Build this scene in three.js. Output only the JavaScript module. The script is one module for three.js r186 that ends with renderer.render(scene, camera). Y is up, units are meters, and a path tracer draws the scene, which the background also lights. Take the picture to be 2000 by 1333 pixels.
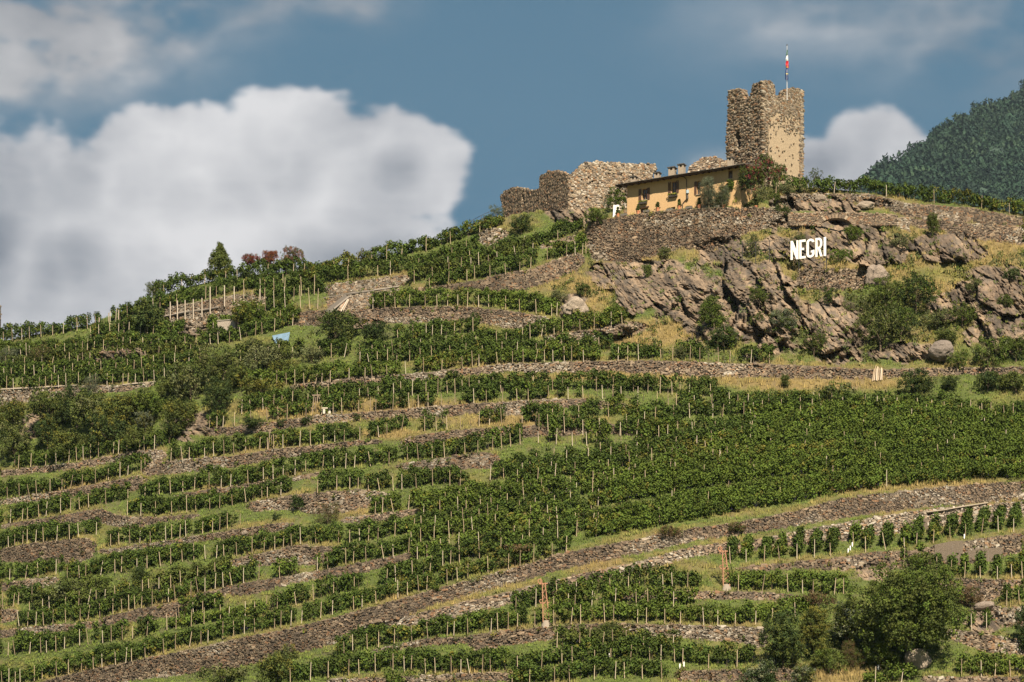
import * as THREE from 'three';
import { mergeGeometries } from 'three/addons/utils/BufferGeometryUtils.js';

// ---------------------------------------------------------------- camera, sky, sun, exposure
const F = 5110, HOR = 2050, CAMY = 1.6;               // lens in photo pixels, eye level line, eye height
const scene = new THREE.Scene();
const renderer = new THREE.WebGLRenderer({ antialias: true });
renderer.toneMapping = THREE.LinearToneMapping;
renderer.toneMappingExposure = 2.3;
renderer.shadowMap.enabled = true;
const camera = new THREE.PerspectiveCamera(2 * Math.atan(HOR / F) * 180 / Math.PI, 2000 / (2 * HOR), 1, 9000);
camera.position.set(0, CAMY, 0);
camera.lookAt(0, CAMY, -100);
camera.setViewOffset(2000, 2 * HOR, 0, 0, 2000, 1333);
camera.updateProjectionMatrix();

const SUN_AZ = 14 * Math.PI / 180, SUN_EL = 45 * Math.PI / 180;
const sunDir = new THREE.Vector3(Math.sin(SUN_AZ) * Math.cos(SUN_EL), Math.sin(SUN_EL), Math.cos(SUN_AZ) * Math.cos(SUN_EL));
const sun = new THREE.DirectionalLight(new THREE.Color(1.0, 0.855, 0.655), 5);
sun.position.copy(sunDir).multiplyScalar(600).add(new THREE.Vector3(0, 80, -310));
sun.target.position.set(0, 80, -310);
sun.castShadow = true;
sun.shadow.mapSize.set(4096, 4096);
Object.assign(sun.shadow.camera, { left: -150, right: 150, top: 150, bottom: -150, near: 1, far: 1400 });
scene.add(sun, sun.target);

// ---------------------------------------------------------------- noise
function rng(seed) { let s = seed | 0; return () => { s = (s + 0x6d2b79f5) | 0; let t = Math.imul(s ^ (s >>> 15), 1 | s); t = (t + Math.imul(t ^ (t >>> 7), 61 | t)) ^ t; return ((t ^ (t >>> 14)) >>> 0) / 4294967296; }; }
const PERM = new Uint8Array(512), VAL = new Float32Array(256);
{ const r = rng(77); const p = [...Array(256).keys()]; for (let i = 255; i > 0; i--) { const j = Math.floor(r() * (i + 1)); [p[i], p[j]] = [p[j], p[i]]; } for (let i = 0; i < 512; i++) PERM[i] = p[i & 255]; for (let i = 0; i < 256; i++) VAL[i] = r() * 2 - 1; }
const sm = (t) => t * t * (3 - 2 * t), lerp = (a, b, t) => a + (b - a) * t, clamp = (x, a = 0, b = 1) => x < a ? a : x > b ? b : x, step = (a, b, x) => sm(clamp((x - a) / (b - a)));
function n3(x, y, z) {
  const xi = Math.floor(x), yi = Math.floor(y), zi = Math.floor(z), u = sm(x - xi), v = sm(y - yi), w = sm(z - zi);
  const X = xi & 255, Y = yi & 255, Z = zi & 255, A = PERM[X] + Y, B = PERM[(X + 1) & 255] + Y;
  const AA = PERM[A & 255] + Z, AB = PERM[(A + 1) & 255] + Z, BA = PERM[B & 255] + Z, BB = PERM[(B + 1) & 255] + Z;
  const q = (i) => VAL[PERM[i & 255]];
  return lerp(lerp(lerp(q(AA), q(BA), u), lerp(q(AB), q(BB), u), v), lerp(lerp(q(AA + 1), q(BA + 1), u), lerp(q(AB + 1), q(BB + 1), u), v), w);
}
const n2 = (x, y) => n3(x, y, 3.7);
function fbm(x, y, z, o) { let s = 0, a = 0.5, f = 1; for (let i = 0; i < o; i++) { s += a * n3(x * f + i * 7.1, y * f - i * 3.3, z * f + i * 1.7); a *= 0.5; f *= 2.03; } return s; }

// ---------------------------------------------------------------- the sky: air and clouds over the whole dome
function makeSky() {
  const W = 4096, Hh = 4096, d = new Float32Array(W * Hh * 4);
  // cumulus and veils near the view, in degrees: azimuth to the right, elevation, radii, weight
  const deg = 180 / Math.PI;
  const at = (u, v, ru, rv, w, soft) => { const az = Math.atan((u - 1000) / F) * deg, el = Math.atan((HOR - v) / F * Math.cos(az / deg)) * deg; return [az, el, ru / F * deg, rv / F * deg * 0.92, w, soft]; };
  const heaps = [
    at(130, 480, 430, 225, 1, 0), at(350, 370, 260, 150, 1, 0), at(590, 320, 180, 130, 1, 0), at(760, 330, 150, 120, 1, 0), at(640, 500, 260, 150, 1, 0), at(-250, 420, 350, 230, 1, 0), at(40, 640, 420, 160, 1, 0),
    at(1695, 325, 135, 108, 1, 0), at(1600, 345, 105, 92, 1, 0), at(1790, 360, 90, 80, 1, 0),
    at(-80, 70, 300, 190, 1.7, .5), at(130, 60, 280, 150, 1.6, .6), at(330, 30, 140, 90, 1.1, .8), at(690, 5, 120, 60, .95, .8), at(500, 35, 90, 60, .6, 1), at(560, 0, 120, 50, .8, 1),
    at(1720, 20, 430, 130, .75, 1.5), at(2050, 90, 320, 120, .8, 1.5), at(1385, 318, 60, 34, .7, .9),
  ];
  // other heaps spread round the dome so that it goes on as in view
  const r = rng(5);
  for (let i = 0; i < 60; i++) { const az = r() * 360 - 180, el = 8 + r() * r() * 55; if (Math.abs(az) < 20 && el < 34) continue; const s = 2.5 + r() * 4.5; for (let k = 0; k < 4; k++) heaps.push([az + (r() - .5) * s * 2.2, el + (r() - .35) * s * .8, s * (.6 + r() * .6), s * (.35 + r() * .3), .9, r() < .3 ? 1 : 0]); }
  const inv = 1 / 2.3;                                 // the picture's exposure
  for (let j = 0; j < Hh; j++) {
    const el = ((j + .5) / Hh - .5) * 180, ce = Math.cos(el / deg), y = Math.sin(el / deg);
    const near = heaps.filter((h) => Math.abs(el - h[1]) < h[3] * 2.3);
    for (let i = 0; i < W; i++) {
      const o = (j * W + i) * 4, ph = ((i + .5) / W - .5) * 2 * Math.PI, x = Math.cos(ph) * ce, z = Math.sin(ph) * ce;
      let R = .073, G = .178, B = .292;
      const hz = clamp((el - 12) / 40); R = lerp(.064, .030, hz); G = lerp(.172, .104, hz); B = lerp(.284, .208, hz);
      if (el > 0) {
        let az = Math.atan2(x, -z) * deg, best = 0, soft = 0, sc = 0;
        for (const h of near) {
          let da = az - h[0]; if (da > 180) da -= 360; if (da < -180) da += 360;
          const a = da / h[2], b = (el - h[1]) / h[3], q = a * a + b * b;
          if (q > 3.6) continue;
          const f = (1 - Math.sqrt(q)) * h[4];
          if (h[5] < .4) { best = Math.max(best, f + .55); sc = Math.max(sc, f); } else soft += h[4] * Math.exp(-q * 2.2);
        }
        if (best > 0 || soft > .01) {
          const big = fbm(x * 10, y * 13, z * 10, 3), puff = () => { let q = 0, a = .5, f = 1; for (let m = 0; m < 6; m++) { q += a * (1 - 2.2 * Math.abs(n3(x * 26 * f + big * .8, y * 32 * f + m * 5, z * 26 * f))); a *= .55; f *= 2.05; } return q; };
          const mid = puff(), wisp = fbm(x * 70 + big * 3, y * 130, z * 70, 5);
          let dens = 0;
          if (best > 0) dens = step(.40, .60, best + (mid - .45) * .36 + big * .20 + fbm(x * 90, y * 90, z * 90, 4) * .16);
          const veil = clamp(soft * (.60 + big * .7 + (mid - .4) * .5 + wisp * .75));
          const light = clamp(.70 - sc * .40 + (mid - .45) * .42 + big * .85 + wisp * .08);          // thin parts let more light through than the thick core
          const cr = lerp(.215, .76, light), cg = lerp(.228, .738, light), cb = lerp(.278, .755, light);
          const vv = Math.max(dens, veil), sv = dens > veil ? 1 : .80;
          R = lerp(R, cr * sv, vv); G = lerp(G, cg * sv, vv); B = lerp(B, cb * sv, vv);
        }
      } else { R = .10; G = .105; B = .10; }
      d[o] = R * inv; d[o + 1] = G * inv; d[o + 2] = B * inv; d[o + 3] = 1;
    }
  }
  const t = new THREE.DataTexture(d, W, Hh, THREE.RGBAFormat, THREE.FloatType);
  t.mapping = THREE.EquirectangularReflectionMapping; t.magFilter = t.minFilter = THREE.LinearFilter; t.wrapS = THREE.RepeatWrapping; t.needsUpdate = true;
  return t;
}
scene.background = makeSky();
scene.environment = scene.background;

// ---------------------------------------------------------------- helpers
const taken = new Map();
function numbered(name) { const k = taken.get(name) ?? 0; taken.set(name, k + 1); return k ? `${name}_${String(k).padStart(3, '0')}` : name; }
function thing(name, label, category, pos, group) {
  const o = new THREE.Group(); o.name = numbered(name); o.position.copy(pos ?? new THREE.Vector3());
  o.userData = { label, category, kind: 'thing' }; if (group) o.userData.group = group;
  scene.add(o); return o;
}
function part(name, geo, mat, parent, kind) {
  const m = new THREE.Mesh(geo, mat); m.name = name; m.castShadow = m.receiveShadow = true;
  if (kind) m.userData.kind = kind;
  parent.add(m); return m;
}
function copies(name, geo, mat, list, parent, kind = 'stuff') {       // list: {m: Matrix4, c: [r,g,b]}
  const im = new THREE.InstancedMesh(geo, mat, list.length); im.name = name; im.castShadow = im.receiveShadow = true;
  const col = new THREE.Color();
  list.forEach((e, i) => { im.setMatrixAt(i, e.m); if (e.c) im.setColorAt(i, col.setRGB(e.c[0], e.c[1], e.c[2])); });
  if (kind) im.userData.kind = kind;
  parent.add(im); return im;
}
const std = (r, g, b, o = {}) => new THREE.MeshStandardMaterial({ color: new THREE.Color().setRGB(r, g, b), roughness: .92, ...o });
const V = (x, y, z) => new THREE.Vector3(x, y, z);
const px = (u, v, Z) => V(Z * (u - 1000) / F, CAMY + Z * (HOR - v) / F, -Z);   // a photo point at a depth
// grey grain used as relief and slight tone on stone, plaster and soil
function grain(seed, size, fx, fy, lo, hi, oct = 5) {
  const d = new Uint8Array(size * size * 4);
  for (let j = 0; j < size; j++) for (let i = 0; i < size; i++) {
    const a = i / size * 2 * Math.PI, b = j / size * 2 * Math.PI;     // wraps round both ways
    const n = fbm(Math.cos(a) * fx + seed, Math.sin(a) * fx + Math.cos(b) * fy, Math.sin(b) * fy + seed, oct);
    const q = clamp(lo + (hi - lo) * (.5 + n * .95)) * 255, o = (j * size + i) * 4;
    d[o] = d[o + 1] = d[o + 2] = q; d[o + 3] = 255;
  }
  const t = new THREE.DataTexture(d, size, size); t.wrapS = t.wrapT = THREE.RepeatWrapping; t.magFilter = t.minFilter = THREE.LinearFilter; t.needsUpdate = true; return t;
}
const grainCoarse = grain(1, 512, 9, 9, .55, 1), grainFine = grain(5, 512, 26, 26, .5, 1);

// ---------------------------------------------------------------- lay of the hillside
// every terrace wall: [photo x, top edge, height] in photo pixels, and how to tell it from the others
const WALLS = [
  { p: [[565,753,10],[700,738,16],[820,729,14],[910,720,14],[1000,711,15],[1100,707,21],[1230,705,22],[1350,707,28],[1500,713,25],[1600,716,24],[1700,722,18],[1850,719,13],[2000,717,13],[2160,716,13]], l: 'long level stone wall running below the cliff to the right edge', big: 1 },
  { p: [[395,840,12],[520,827,17],[625,812,15],[700,807,14],[790,801,17],[850,794,25],[910,791,18],[1000,785,27],[1060,781,22],[1140,780,12],[1200,788,14],[1250,793,8]], l: 'stone wall directly below the straw coloured terrace at mid height' },
  { p: [[275,912,22],[300,903,27],[450,892,21],[520,881,20],[610,871,15],[700,861,9],[748,860,7]], l: 'stone wall under the terrace with the small wooden trestle' },
  { p: [[-100,935,10],[0,921,9],[150,904,12],[270,882,14],[325,878,26]], l: 'stone wall just below the shrubbery at the left edge' },
  { p: [[784,857,20],[880,842,20],[950,838,14],[1020,833,20],[1095,830,22],[1180,828,18],[1260,838,14]], l: 'broken stone wall behind scattered single vines near the centre' },
  { p: [[772,909,8],[850,897,20],[940,884,31],[975,886,28]], l: 'short stone wall with a rounded right end near the centre' },
  { p: [[1180,888,10],[1287,872,8],[1380,857,9],[1470,852,8]], l: 'low stone wall at the left tip of the dense green vineyard' },
  { p: [[340,967,8],[442,953,10],[550,935,9],[655,920,5]], l: 'thin low stone wall between two close vine rows, left of centre' },
  { p: [[-100,990,8],[0,977,9],[102,962,14],[170,950,17],[272,930,27],[287,930,22]], l: 'second stone wall down from the shrubbery at the left edge' },
  { p: [[481,983,17],[560,970,25],[600,966,36],[640,961,44],[700,957,40],[760,962,16]], l: 'tall bulging stone wall above the round brown bush' },
  { p: [[190,1076,9],[340,1055,9],[476,1033,14],[574,1019,13]], l: 'stone wall below the bright green grass patch, left of centre' },
  { p: [[665,1014,9],[760,1002,14],[862,990,6]], l: 'short low stone wall right of the round brown bush' },
  { p: [[-100,1040,5],[0,1026,6],[85,1014,11],[153,1001,18],[197,995,28],[225,1006,22],[260,1011,22],[306,1011,9],[391,1005,5]], l: 'third stone wall down from the shrubbery at the left edge, peaked midway' },
  { p: [[-100,1085,20],[0,1072,24],[85,1060,40],[153,1052,48],[190,1056,30]], l: 'tall dark stone wall at the left edge ending in a ramp' },
  { p: [[445,1097,9],[493,1085,20],[578,1067,38],[629,1069,34],[670,1070,12]], l: 'stone wall behind a single rounded vine, left of centre' },
  { p: [[-100,1150,14],[0,1140,14],[115,1126,18]], l: 'short stone wall at the left edge below the tall dark one' },
  { p: [[-100,1195,24],[0,1191,25],[40,1191,20]], l: 'small stone wall stub in the lower left corner' },
  { p: [[-100,1240,14],[0,1232,14],[187,1215,13],[221,1203,17],[289,1187,26],[350,1176,25],[374,1166,14],[425,1152,14],[493,1137,24],[561,1126,16],[646,1112,17],[697,1102,21],[795,1082,12],[830,1075,8]], l: 'long stone wall next above the tall diagonal wall on the left' },
  { p: [[85,1330,8],[204,1303,34],[340,1276,44],[459,1250,56],[561,1230,52],[646,1210,50],[730,1186,44],[827,1158,32],[925,1132,29],[1022,1105,30],[1107,1079,32],[1242,1054,29],[1363,1031,25],[1450,1020,25],[1551,1000,29],[1642,975,38],[1763,960,36],[1884,948,36],[2000,942,36],[2160,936,39]], l: 'tallest stone wall climbing diagonally from lower left to right edge', big: 1 },
  { p: [[700,1222,12],[790,1206,18],[853,1191,26],[925,1173,24],[1055,1142,24],[1152,1118,24],[1250,1097,20],[1363,1066,20],[1450,1058,20],[1551,1041,26],[1642,1022,34],[1763,1002,38],[1884,988,36],[2000,981,30],[2160,975,30]], l: 'pale stone path wall just below the tallest diagonal wall', pale: 1, big: 1 },
  { p: [[1440,1110,6],[1551,1099,13],[1642,1090,24],[1717,1078,33],[1778,1077,34],[1823,1066,34],[1884,1058,46],[2000,1042,36],[2160,1030,36]], l: 'stone wall with grey concrete patches above the big tree', big: 1 },
  { p: [[1165,1168,4],[1272,1154,15],[1393,1156,15],[1500,1158,14],[1585,1168,16]], l: 'stone wall at the foot of the right orange pylon' },
  { p: [[725,1271,6],[827,1250,12],[912,1245,12],[925,1241,30],[1022,1230,26],[1091,1223,25],[1166,1219,24],[1227,1219,20],[1333,1222,26],[1453,1225,30],[1500,1227,46]], l: 'stone wall at the foot of the left orange pylon', big: 1 },
  { p: [[640,1328,12],[760,1324,14],[847,1319,14],[1006,1314,16]], l: 'stone wall along the bottom edge beside the clipped bush' },
  { p: [[1320,1313,20],[1453,1308,24],[1570,1306,24]], l: 'stone wall along the bottom edge below the shrubs, right of centre' },
  { p: [[1829,1131,12],[1880,1131,30],[1914,1132,50],[1960,1133,30],[2000,1135,14],[2160,1138,14]], l: 'stone wall right of the big tree, below the upper single vines' },
  { p: [[1850,1229,18],[1929,1241,34],[1990,1250,30],[2160,1260,30]], l: 'stone wall right of the big tree, above the flat trained vines' },
  { p: [[1940,1188,36],[2000,1186,40],[2160,1186,40]], l: 'stone wall stub at the right edge above the dark tree' },
  { p: [[1800,1322,14],[1890,1323,14],[2000,1324,14],[2160,1324,14]], l: 'stone wall in the lower right corner' },
  { p: [[681,607,12],[720,604,26],[810,600,32],[900,599,26],[990,608,34],[1068,620,22],[1078,622,14]], l: 'curved stone wall below a level vine row, upper middle' },
  { p: [[633,557,24],[700,549,20],[774,540,22],[804,537,18]], l: 'upper pale stone wall above the sloping planks', pale: 1 },
  { p: [[636,581,28],[680,575,32],[730,569,30],[780,562,8]], l: 'lower pale stone wall behind the sloping planks', pale: 1 },
  { p: [[800,565,6],[870,558,8],[930,550,16],[990,533,38],[1040,527,36],[1080,510,40],[1110,498,36],[1142,492,34]], l: 'stepped stone wall left of the cliff, below the castle terrace' },
  { p: [[318,601,40],[380,592,50],[459,577,48],[520,574,30]], l: 'high stone wall with leaning white posts, upper left', pale: 1 },
  { p: [[520,616,12],[585,610,26],[633,606,30],[683,605,24]], l: 'stone wall below the tall climbing vines, upper left' },
  { p: [[120,697,10],[180,690,18],[260,682,22],[300,682,20],[360,682,8]], l: 'crumbling stone bank between hedges near the upper left edge' },
  { p: [[-100,768,36],[0,763,36],[60,760,26],[150,755,18],[240,754,10],[303,748,6]], l: 'stone wall with a pale coping above the shrubbery, left edge', pale: 1 },
  { p: [[1062,657,10],[1120,649,14],[1185,640,26],[1260,632,12]], l: 'stone wall below the cliff, right of the curved wall' },
  { p: [[1141,445,50],[1153,434,72],[1225,422,92],[1290,413,84],[1335,409,76],[1390,406,84],[1450,405,55],[1500,406,40],[1545,408,26]], l: 'broad stone terrace wall carrying the yellow house', big: 1, name: 'castle_terrace_wall', fine: 1 },
  { p: [[1500,392,14],[1541,379,20],[1600,378,12],[1700,380,18],[1775,397,26],[1895,407,28],[2000,426,16],[2160,440,16]], l: 'rough stone wall under the hedge on the right skyline', big: 1 },
  { p: [[1750,424,12],[1835,430,22],[1900,437,30],[2000,444,34],[2160,455,34]], l: 'stone wall on the right edge below the skyline wall', big: 1 },
  { p: [[1556,527,38],[1620,525,44],[1700,527,36]], l: 'dark stone wall directly below the white letters', big: 1 },
  { p: [[931,448,34],[960,446,32],[992,450,18]], l: 'small pale stone wall left of the bush by the ruin', pale: 1 },
  { p: [[1055,478,12],[1100,466,12],[1141,455,14]], l: 'low stone wall along the vine row below the ruin' },
  { p: [[1130,1001,14],[1180,994,16],[1222,990,6]], l: 'short stone wall at the left tip of the lower field rows' },
];
const CUM = [];
for (const w of WALLS) { const a = w.p[0], z = w.p[w.p.length - 1]; if (a[0] === -100) { const b = w.p[1], q = (b[1] - a[1]) / (b[0] - a[0]); w.p.unshift([-230, a[1] - 130 * q, a[2]]); } if (z[0] === 2160) { const b = w.p[w.p.length - 2], q = (z[1] - b[1]) / (z[0] - b[0]); w.p.push([2260, z[1] + 100 * q, z[2]]); } w.u0 = w.p[0][0]; w.u1 = w.p[w.p.length - 1][0]; w.ends = w.u0 < -50 ? 0 : 1; w.ende = w.u1 > 2100 ? 0 : 1; }
function lineAt(p, u, k = 1) { if (u <= p[0][0]) return p[0][k]; for (let i = 1; i < p.length; i++) if (u <= p[i][0]) { const t = (u - p[i - 1][0]) / (p[i][0] - p[i - 1][0]); return lerp(p[i - 1][k], p[i][k], t); } return p[p.length - 1][k]; }
function wallAt(w, u) {                                   // [top, height] of a wall at a column
  const top = lineAt(w.p, u, 1) + n2(u * .11, w.u0) * 1.6; let h = lineAt(w.p, u, 2);
  const t = Math.min(w.ends ? (u - w.u0) / 16 : 1, w.ende ? (w.u1 - u) / 16 : 1); h *= Math.sqrt(clamp(t));
  return [top + (lineAt(w.p, u, 2) - h) * .4, h];
}
const B0 = 1 / 265, BS = (1 / 265 - 1 / 365) / (1333 - 400);
function Z0(u, v) { const s = clamp((1300 - u) / 1300, 0, 1.6); return 1 / (B0 - BS * (1333 - v)) + 60 * Math.pow(s, 1.5) - 9.5 * step(1170, 1500, u) * (1 - step(440, 720, v)); }
// ground line against the sky
const SKYLINE = [[-700,735],[-300,700],[0,668],[60,655],[120,645],[175,635],[230,612],[300,585],[350,565],[420,548],[480,538],[560,532],[620,524],[700,512],[780,495],[830,480],[880,462],[930,447],[985,427],[1000,419],[1060,413],[1110,409],[1190,407],[1215,414],[1225,420],[1335,407],[1400,403],[1445,392],[1470,374],[1500,364],[1570,366],[1650,372],[1710,378],[1810,391],[1893,400],[1962,412],[2060,428],[2300,462],[2700,520]];
// bare rock: [x, y, rx, ry, bulge in metres]
const ROCKS = [[1500,600,66,84,4.6],[1640,645,60,72,4.2],[1352,555,78,52,3.2],[1265,560,60,48,2.8],[1212,518,52,28,2],[1452,556,34,50,3],[1120,604,26,30,2],[1400,622,58,46,2.6],[1722,502,52,28,2.8],[1862,484,62,28,2.8],[1930,565,70,48,3],[1560,480,46,34,1.6],[1775,690,34,18,2],[1840,690,40,20,2.2],[1960,640,54,40,2.6],[1112,416,34,22,1.8],[1600,400,66,14,1.6],[1700,402,50,10,1.2],[1925,1195,22,18,1.3],[1705,1118,26,12,1],[372,828,32,24,1.4],[66,832,20,18,1],[1300,605,70,34,2.2],[1175,560,34,28,1.8],[1570,560,50,34,2],[1790,600,36,28,1.6],[350,640,34,14,1],[420,632,26,12,.8],[260,690,40,10,.8],[1800,450,40,16,1.4],[1440,500,46,24,1.8],[1310,500,60,20,1.4],[1990,560,40,40,2],[700,632,40,8,.6],[1195,655,40,14,1]];
const ROCKZONE = [[1330,565,120,62],[1250,545,70,40],[1500,605,78,98],[1638,650,66,66],[1580,485,90,36],[1700,490,80,36],[1600,440,110,24],[1855,484,72,28],[1950,575,80,52],[1400,630,70,50],[1445,540,50,46],[1770,690,80,20],[1960,650,70,40],[1860,600,60,26],[1430,490,70,26],[1200,540,50,30],[1122,604,32,28],[1112,416,44,26],[1620,400,110,17],[1925,1200,46,34],[1705,1120,34,16],[372,830,44,30],[66,835,28,24],[370,640,70,14],[230,694,110,14],[1230,642,50,12],[700,632,60,9]];
const DRY = [[1910,490,150,46,1],[1620,524,110,12,1],[1310,655,150,34,1],[1080,560,80,50,.8],[1200,520,60,20,.8],[700,800,300,26,.75],[620,745,200,16,.8],[1000,716,250,14,.7],[1200,738,330,10,1],[1600,746,220,18,1],[1030,822,190,20,.8],[760,850,70,12,.9],[690,1002,60,20,1],[1655,1322,80,22,1],[1760,730,110,9,.9],[1500,1000,500,14,.6],[130,955,160,14,.7],[1180,1112,260,26,.7],[1000,1150,180,26,.6],[1750,950,320,16,.8],[1850,560,160,110,.7],[1560,560,100,50,.6],[1560,470,140,50,.6],[1780,470,100,40,.7],[1400,650,120,50,.7],[1290,492,90,22,1],[1380,500,60,20,.9],[1690,398,90,14,.8],[1020,440,60,20,.6],[1490,500,40,30,.7],[1130,560,90,60,.8],[450,1268,80,14,.6],[980,620,60,10,.7],[270,700,120,14,.6]];
function rockMask(u, v) {
  let m = 0; for (const [x, y, rx, ry] of ROCKZONE) { const a = (u - x) / rx, b = (v - y) / ry, q = a * a + b * b; if (q < 1.7) m = Math.max(m, 1.3 - q); }
  return m <= 0 ? 0 : step(.08, .42, m * .88 + fbm(u * .026, v * .04, 9, 4) * 1.25);
}
// broken rock: cells with a height and tilt of their own, parted by steps
function shards(x, y, seed) {
  const xi = Math.floor(x), yi = Math.floor(y); let best = 9, h = 0, d2 = 9;
  for (let j = -1; j <= 1; j++) for (let i = -1; i <= 1; i++) {
    const a = PERM[(PERM[(xi + i + seed) & 255] + yi + j) & 255], b = PERM[(a + 71) & 255], c = PERM[(b + 13) & 255], dx = x - (xi + i + a / 255), dy = y - (yi + j + b / 255), q = Math.abs(dx) * .6 + Math.hypot(dx, dy);
    if (q < best) { d2 = best; best = q; h = VAL[c] * .6 + dx * VAL[a] * 1.6 + dy * VAL[b] * 1.6; } else if (q < d2) d2 = q;
  }
  return h - .5 * Math.max(0, 1 - (d2 - best) * 7);
}
const gsl = (u, v) => (Z0(u, v - 3) - Z0(u, v + 3)) / 6;
function depth(u, v) {
  const z0 = Z0(u, v); let z = z0; const g = gsl(u, v);
  for (const w of WALLS) {
    if (u < w.u0 || u > w.u1) continue;
    const [t, h] = wallAt(w, u); if (h < .3) continue;
    const L = 14 + h * .75; if (v < t - L || v > t + h + L) continue;
    const c = t + h / 2, k = .88 * g;
    if (v >= t && v <= t + h) z -= k * (c - v);
    else if (v < t) z -= k * h / 2 * (1 - (t - v) / L);
    else z += k * h / 2 * (1 - (v - t - h) / L);
  }
  const m = rockMask(u, v);
  if (m > 0) {
    let b = 0;
    for (const [x, y, rx, ry, a] of ROCKS) {
      const wob = n2(u * .03 + x, v * .03) * .28 + n2(u * .085 + x, v * .085) * .12;
      const p = (u - x) / rx, q = (v - y) / ry, r = Math.sqrt(p * p + q * q) + wob;
      if (r < 1) b = Math.max(b, a * Math.pow(1 - r * r, .75));
    }
    const wu = u + n2(u * .02, v * .02) * 14, wv = v + n2(u * .02 + 9, v * .02) * 14, s = wu * .60 + wv * .80, e = -wu * .80 + wv * .60;     // beds of the rock lean to the right
    const arch = Math.max(0, 1 - Math.hypot((u - 1634) / 40, (v - 434) / 20));
    z -= m * (b * .8 + shards(e / 44, s / 84, 3) * (v < 720 ? 1.7 : .25) + shards(e / 17, s / 32, 40) * (v < 720 ? .7 : .3) + shards(e / 7.5, s / 11, 90) * .3 + n3(u * .22, v * .22, 2) * .16); z += arch * 7;
  }
  z -= n3(u * .05, v * .07, 8) * .12;
  return z;
}
const ground = (u, v) => px(u, v, depth(u, v));
const inWall = (u, v, pad = 0) => { for (const w of WALLS) { if (u < w.u0 || u > w.u1) continue; const [t, h] = wallAt(w, u); if (h > 2 && v > t - pad && v < t + h + pad) return true; } return false; };
function dryness(u, v) {
  let m = 0; for (const [x, y, rx, ry, a] of DRY) { const p = (u - x) / rx, q = (v - y) / ry, r = p * p + q * q; if (r < 1.5) m = Math.max(m, a * (1.3 - r)); }
  for (const w of WALLS) if (u > w.u0 && u < w.u1) { const [t, h] = wallAt(w, u); if (h > 3 && v < t && v > t - 9) m = Math.max(m, .45); }
  return clamp(m + fbm(u * .012, v * .03, 21, 3) * .9 + n2(u * .09, v * .14) * .22 - .05);
}

// ---------------------------------------------------------------- terrain sheet
function soilColour(u, v, out) {
  const f = n2(u * .31, v * .33) * .5 + n2(u * .75, v * .8) * .5, c = fbm(u * .03, v * .04, 2, 4);
  const d = dryness(u, v), m = rockMask(u, v);
  let r = lerp(.110, .28, d), g = lerp(.148, .21, d), b = lerp(.027, .080, d);
  const soil = step(.12, .5, fbm(u * .06, v * .09, 31, 3) + .02); r = lerp(r, .16, soil * .4); g = lerp(g, .12, soil * .4); b = lerp(b, .075, soil * .4);
  if (m > 0) {
    const s = u * .60 + v * .80, e = -u * .80 + v * .60, band = n3(e * .11, s * .012, 6), rust = step(.15, .5, fbm(u * .025, v * .025, 44, 3));
    let k = clamp(.48 + band * .6 + f * .6 + c * .7);
    let rr = lerp(.10, .40, k), rg = lerp(.076, .295, k), rb = lerp(.056, .200, k);
    rr = lerp(rr, .30, rust * .5); rg = lerp(rg, .215, rust * .5); rb = lerp(rb, .155, rust * .5);
    const lichen = step(.2, .45, n2(u * .17, v * .17) + c * .6); rr = lerp(rr, .13, lichen * .6); rg = lerp(rg, .115, lichen * .6); rb = lerp(rb, .10, lichen * .6);
    r = lerp(r, rr, m); g = lerp(g, rg, m); b = lerp(b, rb, m);
  }
  if (inWall(u, v)) { r = .125; g = .10; b = .078; }
  const q = (1 + f * .3 + c * .25) * .74; out[0] = r * q; out[1] = g * q; out[2] = b * q;
}
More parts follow.
